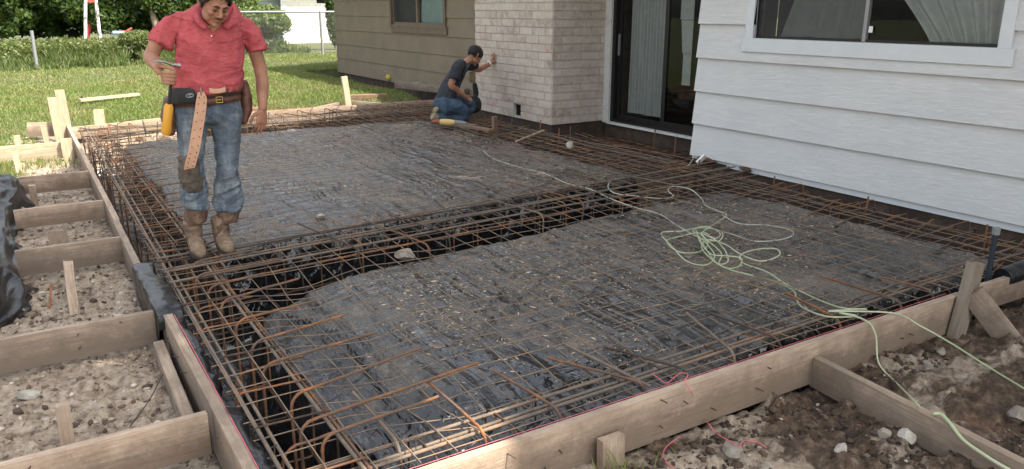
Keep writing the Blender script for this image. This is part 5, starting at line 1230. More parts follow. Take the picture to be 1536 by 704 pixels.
def ridge(P, sc, dirv, seed, sharp=3):
    """crease pattern elongated along dirv"""
    P = np.asarray(P); d = np.array(Vector(dirv).normalized()); t = P@d; Q = P-t[:, None]*d[None]
    Q = Q*sc+(t*sc*.22)[:, None]*d[None]; Q = Q+(fbm(P*3+seed, 2, seed)-.5)[:, None]*1.3
    return (1-np.abs(2*fbm(Q, 2, seed+1)-1))**sharp

def head(vol, c, M, s_=1.0, mouth=True):
    """local frame: +X = person's left... face looks along -Y, Z up; M rotates to world; c is centre of skull"""
    T = lambda x, y, z: Vector(c)+M @ (Vector((x, y, z))*s_)
    def b(x, y, z, rx, ry, rz): vol.ball(T(x, y, z), (rx*s_, ry*s_, rz*s_), M)
    b(0, .012, .035, .076, .095, .085)             # cranium
    b(0, -.022, -.02, .066, .072, .085)            # face block
    b(0, -.040, -.078, .045, .045, .036)           # jaw
    b(0, -.078, -.092, .021, .018, .018)           # chin
    b(.044, -.030, -.056, .022, .045, .036); b(-.044, -.030, -.056, .022, .045, .036)  # jaw sides
    b(.040, -.070, -.018, .023, .020, .018); b(-.040, -.070, -.018, .023, .020, .018)  # cheekbones
    b(.028, -.083, .033, .027, .016, .010); b(-.028, -.083, .033, .027, .016, .010)    # brow ridge
    b(.030, -.078, .013, .015, .013, .011); b(-.030, -.078, .013, .015, .013, .011)    # eyelids
    vol.limb([T(0, -.088, .028), T(0, -.105, .0), T(0, -.117, -.022)], [.009*s_, .011*s_, .014*s_], 3)  # nose
    b(.013, -.101, -.026, .010, .011, .009); b(-.013, -.101, -.026, .010, .011, .009)
    b(0, -.090, -.053, .024, .012, .0075); b(0, -.088, -.067, .020, .012, .008)        # lips
    for sx in (1, -1):
        vol.limb([T(sx*.076, .012, -.035), T(sx*.086, .018, -.005), T(sx*.087, .024, .022), T(sx*.078, .012, .032), T(sx*.074, .004, .015)], [.009*s_, .009*s_, .010*s_, .008*s_, .007*s_], 3)
        b(sx*.074, .010, .0, .008, .014, .026)
def hair(c, M, s_, parent, low=.05, back=-.05, name='hair', seed=1):
    """cap of hair hugging the skull, with a rough lower edge"""
    k1, k2 = 72, 40; V = []; keep = {}
    for i in range(k2+1):
        ph_ = math.pi*i/k2
        for j in range(k1):
            a = 2*math.pi*j/k1; x, y, z = math.sin(ph_)*math.sin(a), -math.sin(ph_)*math.cos(a), math.cos(ph_)
            r = 1+.055*(n1(a*9+ph_*7, seed)+n1(a*23, seed+3)*.6)
            front = max(0, math.cos(a))           # towards the face
            zz = .035+.094*z*r
            V.append(Vector(c)+M @ (Vector((.086*x*r, .012+.106*y*r, zz))*s_))
            edge = low*front+back*(1-front)+.010*n1(a*11, seed+9)+.006*n1(a*31, seed+8)
            keep[i*k1+j] = zz > edge
    Fc = []
    for i in range(k2):
        for j in range(k1):
            f = (i*k1+j, i*k1+(j+1) % k1, (i+1)*k1+(j+1) % k1, (i+1)*k1+j)
            if all(keep[q] for q in f): Fc.append(f[::-1])
    o = link(name, npmesh(name, V, Fc, 'black_hair', True)); sd = o.modifiers.new('s', 'SOLIDIFY'); sd.thickness = .014*s_; sd.offset = 0; world_child(o, parent)
    # short strands
    P = np.array([V[i] for i in range(len(V)) if keep[i]]); idx = rng.integers(0, len(P), 2600); Q = P[idx]+rng.normal(0, .004, (2600, 3)); Cc = np.array(Vector(c)+M @ Vector((0, .012, .03)))
    nn_ = Q-Cc; nn_ /= np.linalg.norm(nn_, axis=1)[:, None]; dn = nn_+rng.normal(0, .55, nn_.shape); dn /= np.linalg.norm(dn, axis=1)[:, None]
    L = rng.uniform(.010, .022, (2600, 1)); sd_ = np.cross(dn, rng.normal(size=dn.shape)); sd_ /= np.linalg.norm(sd_, axis=1)[:, None]
    W = np.stack([Q-sd_*.0016, Q+sd_*.0016, Q+dn*L], 1).reshape(-1, 3)
    link('hair_strands', npmesh('hair_strands', W, np.arange(len(W)).reshape(-1, 3), 'black_hair')); s2 = bpy.data.objects['hair_strands'] if 'hair_strands' in bpy.data.objects else None
    s2 = [x for x in bpy.data.objects if x.name.startswith('hair_strands')][-1]; s2.parent = o; s2.matrix_parent_inverse = o.matrix_world.inverted(); return o
def face_bits(c, M, s_, parent):
    T = lambda x, y, z: Vector(c)+M @ (Vector((x, y, z))*s_)
    mb = MB()
    for sx in (1, -1): mb.tube([T(sx*.012, -.101, .030), T(sx*.028, -.101, .039), T(sx*.046, -.090, .033)], [.004*s_, .005*s_, .003*s_], 6)
    world_child(mb.obj('eyebrows', 'black_hair'), parent)
    mb = MB()
    for sx in (1, -1): mb.tube([T(sx*.017, -.092, .007), T(sx*.030, -.094, .003), T(sx*.043, -.086, .007)], [.0022*s_, .0034*s_, .002*s_], 6)
    world_child(mb.obj('eyelashes', 'black_hair'), parent)
    mb = MB()
    for sx in (1, -1): mb.tube([T(sx*.001, -.103, -.041), T(sx*.014, -.100, -.042), T(sx*.028, -.088, -.049)], [.0042*s_, .0045*s_, .0025*s_], 6)
    world_child(mb.obj('moustache', 'stubble'), parent)
    mb = MB(); mb.tube([T(-.022, -.092, -.060), T(0, -.1015, -.059), T(.022, -.092, -.060)], [.002*s_, .0045*s_, .002*s_], 6)
    world_child(mb.obj('mouth', 'lip_skin'), parent)
def hand(vol, wrist, d, palm_n, side, curl=(.35, .45, .55, .6), s_=1., spread=.06, thumb_in=.5):
    """d: direction of fingers, palm_n: direction the palm faces, side: unit vector towards the thumb"""
    w = Vector(wrist); d = Vector(d).normalized(); pn = Vector(palm_n); pn = (pn-d*pn.dot(d)).normalized(); sd = Vector(side); sd = (sd-d*sd.dot(d)-pn*sd.dot(pn)).normalized()
    vol.rings([(w, sd*.028*s_, pn*.021*s_), (w+d*.03*s_, sd*.036*s_, pn*.019*s_), (w+d*.065*s_, sd*.042*s_, pn*.016*s_), (w+d*.092*s_, sd*.040*s_, pn*.0125*s_)], 14)
    Ls = [(.030, .040, .024, .019), (.010, .045, .028, .020), (-.011, .042, .026, .019), (-.031, .032, .020, .017)]
    for i, (o, a, b, c_) in enumerate(Ls):
        base = w+d*(.082-.006*abs(i-1))*s_+sd*o*s_; dr = (d+sd*(spread*(1.5-i))).normalized(); cu = curl[i]; pts = [base-d*.02*s_, base]; ang = 0; p = base
        for L_, ca in ((a, .45), (b, 1.), (c_, .75)):
            ang += cu*ca; q = (dr*math.cos(ang)+pn*math.sin(ang)).normalized(); p = p+q*L_*s_; pts.append(p)
        vol.limb(pts, [.0095*s_, .0098*s_, .0088*s_, .008*s_, .0068*s_], 3, 10)
    tb = w+d*.022*s_+sd*.026*s_; t1 = tb+(d*.55+sd*.75+pn*.25*thumb_in).normalized()*.038*s_; t2 = t1+(d*.85+sd*.35+pn*.45*thumb_in).normalized()*.032*s_; t3 = t2+(d*.9+sd*.05+pn*.6*thumb_in).normalized()*.026*s_
    vol.limb([w+d*.01*s_+sd*.012*s_, tb, t1, t2, t3], [.016*s_, .0165*s_, .0125*s_, .0105*s_, .0085*s_], 3, 10)

# ------------------------------------------------------------------ standing worker
YB = 5.50
def q(px, py, dy=0.): return aty(px, py, YB+dy)
PX = (q(400, 200)-q(300, 200)).length/100      # metres per pixel on his plane
man = thing('person', 'standing worker in faded red polo, jeans and cowboy boots, looking down, hammer in hand', 'person', (.98, YB, 0.01))
X1 = Vector((1, 0, 0)); Y1 = Vector((0, 1, 0)); Z1 = Vector((0, 0, 1))
def ring_px(l, r, py, dep, dy, ty=0, tz=0): 
    a, b = q(l, py, dy), q(r, py, dy); c = (a+b)/2; return (c, (b-a)/2, Vector((0, dep, 0))+Vector((0, 0, tz)))
hc = q(321, 6, -.16)
Mh = Matrix.Rotation(R(6), 3, 'Y') @ Matrix.Rotation(R(13), 3, 'Z') @ Matrix.Rotation(R(30), 3, 'X')
# body: head, neck, trunk, arms and hands in one surface
v = Vol(); head(v, hc, Mh, 1.06)
v.limb([q(323, 40, -.02), q(322, 24, -.07), q(321, 8, -.10)], [.075, .062, .060], 4)
v.rings([ring_px(285, 350, 40, .07, 0), ring_px(276, 352, 70, .085, -.02), ring_px(274, 350, 110, .085, -.01), ring_px(270, 352, 150, .08, 0), ring_px(270, 352, 172, .08, 0)])
# his right arm (image left) with the hammer
SL = q(258, 30, -.0); EL = q(227, 84, .01); WL = q(238, 103, -.21)
v.limb([SL-Vector((-.02, 0, .03)), SL.lerp(EL, .5)+Vector((-.006, 0, 0)), EL, EL.lerp(WL, .35)+Vector((-.006, 0, .0)), WL], [.040, .048, .044, .045, .029])
v.ball(EL+Vector((-.004, .006, -.002)), .044)
# fist round the handle: handle axis runs from hx0 (head) to hx1
hx0, hx1 = q(259, 97, -.25), q(249, 202, -.20); ha = (hx1-hx0).normalized()
pc = q(243, 111, -.235)
v.rings([(WL, Vector((.030, 0, 0)), Vector((0, .02, .022))), (pc+Vector((-.012, .02, .01)), Vector((.025, .0, .0)), Vector((0, .01, .040))), (pc+Vector((.002, .012, -.01)), Vector((.020, 0, .0)), Vector((0, .004, .045)))], 14)
for i in range(4):
    hz_ = hx0+ha*(.050+.0215*i); o = -.002*i
    v.limb([hz_+Vector((-.050+.003*i, .020, .004)), hz_+Vector((-.048+.003*i, -.012, .004)), hz_+Vector((-.020, -.031, .001)), hz_+Vector((.014, -.026, -.002)), hz_+Vector((.024+o, -.002, -.003))], [.0105, .0108, .0100, .0092, .0080], 4, 10)
v.limb([WL+Vector((.01, .0, .015)), pc+Vector((.0, .0, .048)), hx0+ha*.030+Vector((-.006, -.026, .006)), hx0+ha*.040+Vector((.018, -.022, -.002))], [.016, .014, .0115, .009], 4, 10)
# his left arm (image right)
SR = q(371, 40, .0); ER = q(392, 113, .02); WR = q(394, 165, -.06)
v.limb([SR-Vector((.025, 0, .03)), SR.lerp(ER, .5)+Vector((.004, 0, 0)), ER, ER.lerp(WR, .3)+Vector((.004, 0, 0)), WR], [.038, .048, .043, .043, .0285])
hand(v, WR-Vector((0, 0, .0)), Vector((-.20, -.10, -1)), Vector((-.25, 1, 0)), Vector((-1, -.35, 0)), (.42, .35, .30, .28), 1.0, .05, .6)
body = v.build('body', 'skin', man, .0052, 3)
face_bits(hc, Mh, 1.06, man); hair(hc, Mh, 1.06, man, .082, -.045)
# shirt
v = Vol()
v.rings([ring_px(290, 348, 8, .066, -.012), ring_px(270, 362, 18, .088, -.005), ring_px(266, 366, 36, .112, -.01), ring_px(265, 365, 60, .124, -.02), ring_px(264, 365, 90, .128, -.02), ring_px(263, 361, 112, .126, -.015), ring_px(262, 359, 126, .130, -.012), ring_px(262, 358, 134, .128, -.012)], 32)
v.limb([q(290, 30, .0), q(266, 32, 0), q(251, 46, 0), q(244, 58, .0), q(240, 67, -.004)], [.056, .060, .067, .071, .074], 5, 20, None, .1)
v.limb([q(342, 34, .0), q(362, 38, 0), q(375, 52, 0), q(382, 66, .0), q(385, 76, -.002)], [.056, .059, .064, .065, .067], 5, 20, None, .1)
def sf(P):
    mid = q(315, 60).x; zt_ = P[:, 2]; side = (P[:, 0]-mid)
    d = .016*ridge(P, 12, (.6, 0, 1), 3)*sst(.02, .16, np.abs(side))+.014*ridge(P, 10, (1, .2, -.55), 9)+.010*ridge(P, 16, (1, 0, .15), 15)*sst(1.35, 1.12, zt_)
    d = d+.020*ridge(P, 13, (1, 0, .1), 21)*sst(1.25, 1.10, zt_)-.014
    pit = np.exp(-((P[:, 0]-q(268, 62).x)**2+(zt_-q(268, 62).z)**2)/.004)+np.exp(-((P[:, 0]-q(366, 66).x)**2+(zt_-q(366, 66).z)**2)/.004)
    return d+pit*.010*(ridge(P, 26, (.7, 0, .7), 31, 2)-.5)
shirt = v.build('shirt', 'red_cotton', man, .0075, 3, sf)
# sleeve hems as darker openings are part of the arm volume; collar, placket, pocket
def front_y(px, py, obj_=shirt):
    """point on the front of the shirt along the ray of a pixel, used for flat trims"""
    bpy.context.view_layer.update(); o = Vector((0, 0, H)); d = ray(px, py).normalized(); mi = obj_.matrix_world.inverted()
    ok, loc_, nn_, _ = obj_.ray_cast(mi @ o, (mi.to_3x3() @ d)); return (obj_.matrix_world @ loc_) if ok else aty(px, py, YB-.13)
def ribbon(name, pts, w, m, parent, off=.004, th=.003, up=None, obj_=None, smooth=True):
    """strip lying on a surface: pts = list of world points, w = list of half-width vectors"""
    mb = MB(); k = len(pts); vs = []
    for p, h_ in zip(pts, w):
        n_ = Vector((0, -1, 0)) if up is None else Vector(up)
        for s_ in (-1, 0, 1): vs.append(p+h_*s_+n_*(off+(.0015 if s_ == 0 else 0)))
    for p, h_ in zip(pts, w):
        n_ = Vector((0, -1, 0)) if up is None else Vector(up)
        for s_ in (-1, 0, 1): vs.append(p+h_*s_+n_*(off-th))
    fs = []; o = 3*k
    for i in range(k-1):
        for j in (0, 1): fs.append((i*3+j, i*3+j+1, i*3+3+j+1, i*3+3+j)); fs.append((o+i*3+j, o+i*3+3+j, o+i*3+3+j+1, o+i*3+j+1))
        fs.append((i*3, i*3+3, o+i*3+3, o+i*3)); fs.append((i*3+2, o+i*3+2, o+i*3+5, i*3+5))
    fs.append((0, o, o+1, 1)); fs.append((1, o+1, o+2, 2)); e = 3*(k-1); fs.append((e, e+1, o+e+1, o+e)); fs.append((e+1, e+2, o+e+2, o+e+1))
    mb.add(vs, fs, 0, False); ob = mb.obj(name, m)
    bm = bmesh.new(); bm.from_mesh(ob.data); bmesh.ops.recalc_face_normals(bm, faces=bm.faces); bm.to_mesh(ob.data); bm.free()
    world_child(ob, parent); return ob
# collar: two leaves standing round the neck, folded down in front
for side in (-1, 1):
    L = [((321, -4), .075), ((302 if side < 0 else 343, -1), .02), ((298 if side < 0 else 349, 10), -.05), ((302 if side < 0 else 346, 24), -.105), ((314 if side < 0 else 333, 38), -.140)]
    W_ = [.018, .024, .030, .034, .012]
    O = [((321, 2), .09), ((296 if side < 0 else 351, 6), .03), ((290 if side < 0 else 358, 19), -.055), ((293 if side < 0 else 356, 33), -.125), ((306 if side < 0 else 342, 45) , -.152)]
    A_ = bez([q(p[0][0], p[0][1], p[1]) for p in L], 6); B_ = bez([q(p[0][0], p[0][1], p[1]) for p in O], 6)
    V = A_+B_; k = len(A_); Fc = [(i, i+1, k+i+1, k+i) for i in range(k-1)]
    ob = link('collar', npmesh('collar', V, Fc, 'red_cotton', True)); sd = ob.modifiers.new('s', 'SOLIDIFY'); sd.thickness = .007; sd.offset = 0; world_child(ob, shirt)
# open neck: skin V
P_ = [front_y(322, 46), front_y(318, 56), front_y(316, 66)]
ribbon('placket', [front_y(a, b) for a, b in ((319, 49), (317.5, 54), (316, 60), (315, 64))], [Vector((.013, 0, 0))]*4, 'red_cotton', shirt, .008, .006)
ribbon('skin_opening', [front_y(322, 37), front_y(321, 42), front_y(319.5, 48)], [Vector((.040, 0, 0)), Vector((.025, 0, 0)), Vector((.003, 0, 0))], 'skin', body, .010, .01)
mb = MB()
for a, b in ((312, 40), (316.5, 54)): p = front_y(a, b); mb.tube([p+Vector((0, -.008, 0)), p+Vector((0, -.014, 0))], .0045, 10)
world_child(mb.obj('buttons', 'watch_white'), shirt)
ribbon('pocket', [front_y(a, b) for a, b in ((318.5, 59), (328, 61.5), (338, 62.5), (348, 60), (357, 56))], [Vector((0, 0, .008))]*5, 'red_cotton', shirt, .006, .004)
# jeans
v = Vol()
v.rings([ring_px(262, 360, 136, .115, .0), ring_px(260, 362, 150, .122, .0), ring_px(258, 364, 166, .128, .0), ring_px(260, 363, 180, .12, .0)], 28)
def leg(L):
    rs = []
    for (l, r, py, dep, dy) in L: rs.append(ring_px(l, r, py, dep, dy))
    v.rings(rs, 22, .1)
leg([(260, 315, 172, .11, .0), (262, 312, 190, .108, -.005), (266, 309, 215, .098, -.015), (268, 306, 238, .092, -.03), (269, 306, 252, .090, -.03), (271, 307, 270, .088, -.01), (273, 309, 288, .090, .005), (274, 309, 300, .092, .01), (277, 309, 310, .085, .01)])
leg([(308, 364, 172, .11, .0), (314, 363, 190, .108, -.005), (320, 361, 215, .098, -.015), (322, 358, 238, .09, -.03), (324, 357, 252, .088, -.03), (324, 359, 272, .088, -.01), (322, 361, 288, .094, .005), (323, 361, 300, .094, .01), (325, 360, 313, .086, .01)])
def jf(P):
    z = P[:, 2]
    return .016*ridge(P, 13, (1, 0, .35), 4)*sst(.95, .55, z)+.024*ridge(P, 16, (1, 0, .25), 6, 2)*sst(.60, .32, z)+.014*ridge(P, 14, (1, 0, -.6), 8)*sst(.70, .92, z)-.012
jeans = v.build('jeans', 'denim', man, .0075, 3, jf)
# seams, fly and pockets of the jeans
for L in (((266, 158), (270, 166), (276, 170), (284, 171)), ((357, 157), (353, 165), (347, 169), (340, 170)), ((313, 156), (313.5, 166), (313, 176), (311, 184)), ((316.5, 157), (317.5, 166), (316, 176), (313, 181))):
    mb = MB(); mb.tube(bez([front_y(a, b, jeans)+Vector((0, -.001, 0)) for a, b in L], 5), .0016, 5)
    world_child(mb.obj('seam', 'dark_denim'), jeans)
# knee stain
v = Vol(); v.rings([ring_px(268.5, 300, 236, .094, -.040), ring_px(269, 301, 254, .100, -.042), ring_px(270, 304, 270, .100, -.022), ring_px(274, 305, 284, .098, -.008)], 18)
v.build('knee_stain', 'muddy_denim', jeans, .008, 3, lambda P: .010*ridge(P, 22, (1, 0, .3), 6, 2)-.001)
# boots
def boot(cx, py0, w, tx):
    v = Vol(); top = q(cx, py0, .01); bot = Vector((q(tx, 378, -.15).x, YB, 0.018))
    heel = Vector((bot.x-.0, YB+.06, 0)); 
    v.rings([(top+Vector((0, 0, .0)), X1*.080, Y1*.086), (top.lerp(bot+Vector((0, .02, .0)), .35)+Vector((0, 0, 0)), X1*.070, Y1*.080), (Vector((bot.x, YB+.02, .19)), X1*.056, Y1*.070), (Vector((bot.x, YB+.015, .12)), X1*.052, Y1*.076), (Vector((bot.x, YB+.01, .06)), X1*.048, Y1*.082)], 20)
    sh = v.build('boot', 'boot_shaft', man, .0075, 3, lambda P: .009*ridge(P, 15, (1, .2, .1), 9, 3)*sst(.36, .16, P[:, 2])-.004)
    v = Vol()
    B = bot.x; d_ = Vector((tx-cx, 0, 0))*0
    v.rings([(Vector((B, YB+.055, .055)), X1*.040, Z1*.052), (Vector((B, YB+.01, .066)), X1*.046, Z1*.065), (Vector((B-.002, YB-.06, .058)), X1*.050, Z1*.056), (Vector((B-.004, YB-.13, .044)), X1*.049, Z1*.042), (Vector((B-.006, YB-.185, .036)), X1*.042, Z1*.030), (Vector((B-.006, YB-.215, .030)), X1*.028, Z1*.022)], 20)
    v.rings([(Vector((B, YB+.02, .20)), X1*.060, Y1*.073), (Vector((B, YB+.015, .10)), X1*.052, Y1*.078)], 18)
    o = v.build('vamp', 'boot_leather', None, .007, 3, lambda P: .007*ridge(P, 22, (1, .1, .1), 12, 2)-.003); world_child(o, sh)
    mb = MB(); pts = []
    for (x, y) in ((-.036, .075), (.036, .075), (.044, .0), (.050, -.07), (.052, -.13), (.044, -.19), (.024, -.226), (0, -.236), (-.024, -.226), (-.044, -.19), (-.052, -.13), (-.050, -.07), (-.044, .0)): pts.append((B+x*1.0, YB+y))
    n_ = len(pts); mb.add([(x, y, .002) for x, y in pts]+[(x, y, .018) for x, y in pts], [tuple(range(n_))[::-1], tuple(range(n_, 2*n_))]+[(i, (i+1) % n_, n_+(i+1) % n_, n_+i) for i in range(n_)])
    o = mb.obj('sole', 'dark_rusted_steel'); world_child(o, sh)
boot(294, 312, 1, 300); boot(343, 316, 1, 342)
# belts
def band(name, L, m, hz_, parent, grow=.006, off=0):
    """closed band round the waist at a set of (l, r, py, dep) values; L gives centre line"""
    l, r, py, dep, dy, tilt = L; a, b = q(l, py, dy), q(r, py, dy); c = (a+b)/2; hw = (b-a).length/2+grow; mb = MB(); k = 64; vs = []
    for j in range(k):
        t = 2*math.pi*j/k; p = c+Vector((math.cos(t)*hw, math.sin(t)*(dep+grow), tilt*math.cos(t)))
        nn_ = Vector((math.cos(t), math.sin(t), 0))
        for s_, e in ((-1, 0), (1, 0), (1, .005), (-1, .005)): vs.append(p+Vector((0, 0, s_*hz_))+nn_*e)
    fs = []
    for j in range(k):
        j2 = (j+1) % k
        for e in range(4): fs.append((j*4+e, j2*4+e, j2*4+(e+1) % 4, j*4+(e+1) % 4))
    mb.add(vs, [f[::-1] for f in fs], 0, True); o = mb.obj(name, m); world_child(o, parent); return o
wb = band('work_belt', (263, 359, 149.5, .124, 0, .012), 'brown_leather', .021, man, .008)
ub = band('leather_belt', (262, 360, 138, .128, -.004, .012), 'tan_leather', .019, man, .010)
ub.data.materials[0] = MATS['brown_leather']
def yfront(px, py, e=.142): return aty(px, py, YB-e)
ribbon('tan_patch', [yfront(a, b, .160) for a, b in ((314, 136), (322, 137), (330, 136.5), (338, 134))], [Vector((0, 0, .017)), Vector((0, 0, .015)), Vector((0, 0, .014)), Vector((0, 0, .016))], 'tan_leather', ub, .004, .006)
mb = MB(); c = yfront(329, 150, .143)
for a, b in (((-.020, 0, .018), (.020, 0, .018)), ((-.020, 0, -.018), (.020, 0, -.018)), ((-.020, 0, -.018), (-.020, 0, .018)), ((.020, 0, -.018), (.020, 0, .018)), ((-.018, -.002, 0), (.01, -.002, 0))): mb.tube([c+Vector(a), c+Vector(b)], .0035, 8)
world_child(mb.obj('buckle', 'brass'), wb)
# black phone-like pouch with ring emblem
v = Vol(); c0 = yfront(275, 145, .118)
v.rings([(yfront(255.5, 146, .07), Vector((0, 0, .052)), Vector((.0, .018, 0))), (yfront(266, 145, .115), Vector((0, 0, .056)), Vector((.0, .020, 0))), (yfront(282, 144.5, .137), Vector((0, 0, .054)), Vector((.0, .018, 0))), (yfront(292, 144.5, .140), Vector((0, 0, .050)), Vector((.0, .014, 0)))], 20)
pouch = v.build('black_pad', 'dark_pad', man, .007, 2)
mb = MB(); c = front_y(284.5, 143.5, pouch)+Vector((0, -.003, 0)); pts = [c+Vector((.022*math.cos(t), 0, .0115*math.sin(t)+.002*math.cos(t))) for t in np.linspace(0, 2*math.pi, 24, endpoint=False)]
mb.tube(pts, .0026, 6, closed=True); pts = [c+Vector((.004+.010*math.cos(t), -.001, .006*math.sin(t))) for t in np.linspace(.8, 5.5, 12)]; mb.tube(pts, .0022, 6)
world_child(mb.obj('emblem', 'grey_emblem'), pouch)
# hanging tan strap with punched holes
pts = [aty(a, b, YB-e) for a, b, e in ((301, 138, .150), (302, 150, .155), (299, 175, .156), (295, 200, .154), (291, 225, .150), (287, 240, .146), (284, 253, .140))]
hwv = [Vector((.018, 0, 0))]+[Vector((.034, 0, .004))]+[Vector((.037, 0, .006))]*4+[Vector((.034, 0, .004))]
P2 = bez(pts, 4); W2 = [hwv[min(int(i/4), 6)].lerp(hwv[min(int(i/4)+1, 6)], (i % 4)/4) for i in range(len(P2))]
strap = ribbon('hanging_strap', P2, W2, 'tan_leather', man, .006, .005)
mb = MB()
for i in range(3, len(P2)-1, 2):
    for s_ in (-.5, .5):
        p = P2[i]+W2[i]*s_+Vector((0, -.0085, 0)); mb.tube([p, p+Vector((0, -.0012, 0))], .0038, 8)
world_child(mb.obj('punched_holes', 'black_hole'), strap)
mb = MB(); p = aty(301, 136, YB-.158); mb.tube([p+Vector((0, 0, .018)), p+Vector((.002, -.006, .0)), p+Vector((0, -.002, -.03))], .005, 8); world_child(mb.obj('metal_clip', 'tool_steel'), strap)
# leather tool pouches
v = Vol(); v.rings([(q(365, 122, .06), X1*.022, Y1*.05), (q(367, 145, .04), X1*.042, Y1*.085), (q(368, 165, .03), X1*.040, Y1*.08), (q(364.5, 185, .02), X1*.022, Y1*.05)], 18)
v.build('tool_pouch', 'brown_leather', man, .008, 2, lambda P: .008*ridge(P, 18, (.3, 0, 1), 3, 2)-.003)
v = Vol(); v.rings([(q(253, 148, .03), X1*.030, Y1*.07), (q(252, 175, .03), X1*.050, Y1*.085), (q(255, 200, .02), X1*.032, Y1*.06)], 18)
v.build('tool_pouch', 'brown_leather', man, .008, 2, lambda P: .008*ridge(P, 18, (.3, 0, 1), 5, 2)-.003)
# hammer
ham = thing('hammer', 'claw hammer with steel head and yellow grip in the standing worker\'s hand', 'hammer', hx0)
mb = MB(); side = Vector((1, 0, -.22)).normalized(); mb.tube([hx0-side*.012, hx0+side*.022, hx0+side*.026, hx0+side*.044], [.012, .012, .0155, .0155], 14)
for s_ in (-1, 1): mb.tube([hx0-side*.008+Vector((0, s_*.006, 0)), hx0-side*.045+Vector((0, s_*.009, .008)), hx0-side*.085+Vector((0, s_*.012, .006)), hx0-side*.115+Vector((0, s_*.014, -.010))], [.011, .009, .006, .003], 8)
mb.tube([hx0+Vector((0, 0, .012)), hx0+ha*.03], .0125, 10); world_child(mb.obj('hammer_head', 'tool_steel'), ham)
mb = MB(); mb.tube([hx0+ha*.02, hx0+ha*.26], .0095, 10); world_child(mb.obj('shaft', 'dark_pad'), ham)
L_ = (hx1-hx0).length; mb = MB(); mb.tube([hx0+ha*(L_*.56), hx0+ha*(L_*.60), hx0+ha*(L_*.8), hx0+ha*(L_*.96), hx0+ha*L_], [.020, .028, .027, .031, .024], 14); world_child(mb.obj('grip', 'yellow_grip'), ham)

# ------------------------------------------------------------------ kneeling worker, facing the brick wall (+X)
YK = 10.45
def k(px, py, dy=0.): return aty(px, py, YK+dy)
kn = thing('person', 'kneeling worker in a black t-shirt and blue jeans leaning one hand on the brick chimney', 'person', (5.45, YK, -.03))
v = Vol(); hc2 = k(712, 84, .05)
Mk = Matrix.Rotation(R(90+8), 3, 'Z') @ Matrix.Rotation(R(42), 3, 'X')
head(v, hc2, Mk, 1.10)
v.limb([k(694, 99, .05), k(701, 93, .05), k(708, 87, .05)], [.07, .062, .058], 4)
v.rings([(k(692, 104, .03), Y1*.15, Vector((.09, 0, .05))), (k(680, 122, .0), Y1*.14, Vector((.09, 0, .05))), (k(670, 145, 0), Y1*.13, Vector((.10, 0, .03)))], 18)
# near arm
S_ = k(686, 104, -.16); E_ = k(677, 128, -.20); W_ = k(700, 147, -.16)
v.limb([S_, S_.lerp(E_, .5), E_, E_.lerp(W_, .35), W_], [.060, .053, .048, .045, .032])
hand(v, W_, (k(712, 152, -.14)-W_), Vector((.2, .6, -.6)), Vector((.4, .5, .7)), (.9, 1., 1.1, 1.2), 1.05)
# far arm out to the brick face
S2 = k(704, 100, .18); W2_ = Vector((6.335, 10.82, .765)); E2 = S2.lerp(W2_, .52)+Vector((-.02, .03, -.07))
v.limb([S2, S2.lerp(E2, .5), E2, E2.lerp(W2_, .35), W2_], [.058, .050, .045, .043, .031])
hand(v, W2_+Vector((.012, 0, .0)), Vector((.10, -.25, 1.)), Vector((1, 0, 0)), Vector((0, -1, .2)), (.12, .08, .1, .15), 1.08, .2, .2)
kbody = v.build('body', 'skin', kn, .006, 3)
hair(hc2, Mk, 1.11, kn, .060, -.035, seed=5); face_bits(hc2, Mk, 1.10, kn)
# t-shirt
v = Vol()
v.rings([(k(697, 96, .04), Y1*.12, Vector((.075, 0, .05))), (k(691, 102, .02), Y1*.21, Vector((.115, 0, .075))), (k(684, 112, .0), Y1*.215, Vector((.145, 0, .065))), (k(677, 126, .0), Y1*.20, Vector((.150, 0, .05))), (k(671, 140, .0), Y1*.19, Vector((.145, 0, .03))), (k(667.5, 149, 0), Y1*.19, Vector((.14, 0, .02)))], 26)
v.limb([k(693, 97, -.10), k(687, 101, -.17), k(683, 112, -.20), k(681, 119, -.21)], [.08, .088, .085, .085], 4, 18, None, .1)
v.limb([k(699, 98, .14), k(706, 98, .20), k(712, 99, .25)], [.08, .080, .075], 4, 18)
v.build('t_shirt', 'navy_cotton', kn, .009, 3, lambda P: .013*ridge(P, 11, (.5, 0, 1), 5, 2)+.010*ridge(P, 12, (1, .2, .1), 8, 2)-.012)
# jeans: near leg folded, far leg with knee forward
v = Vol()
v.rings([(k(668, 146, 0), Y1*.18, Vector((.145, 0, .02))), (k(667, 156, 0), Y1*.20, Vector((.16, 0, .0))), (k(668, 166, 0), Y1*.19, Vector((.14, 0, 0)))], 24)
v.limb([k(666, 160, -.12), k(680, 160, -.15), k(692, 166, -.16), k(697, 172, -.16)], [.135, .125, .105, .092], 5, 18)
v.limb([k(698, 173, -.16), k(685, 178, -.14), k(668, 178, -.13), k(658, 177, -.12)], [.088, .085, .072, .062], 5, 18)
v.limb([k(670, 158, .12), k(686, 154, .14), k(700, 153, .16), k(708, 156, .16)], [.125, .115, .10, .088], 5, 18)
v.limb([k(709, 158, .16), k(700, 168, .16), k(690, 176, .15), k(680, 178, .15)], [.085, .08, .07, .062], 5, 18)
v.build('jeans', 'dark_denim', kn, .009, 3, lambda P: .012*ridge(P, 12, (.2, 1, .5), 5, 2)-.005)
v = Vol(); v.limb([k(706, 150, .15), k(713, 153, .15), k(714, 161, .15), k(709, 167, .16)], [.06, .088, .085, .05], 4, 16); v.build('knee_pad', 'dark_pad', kn, .009, 2)
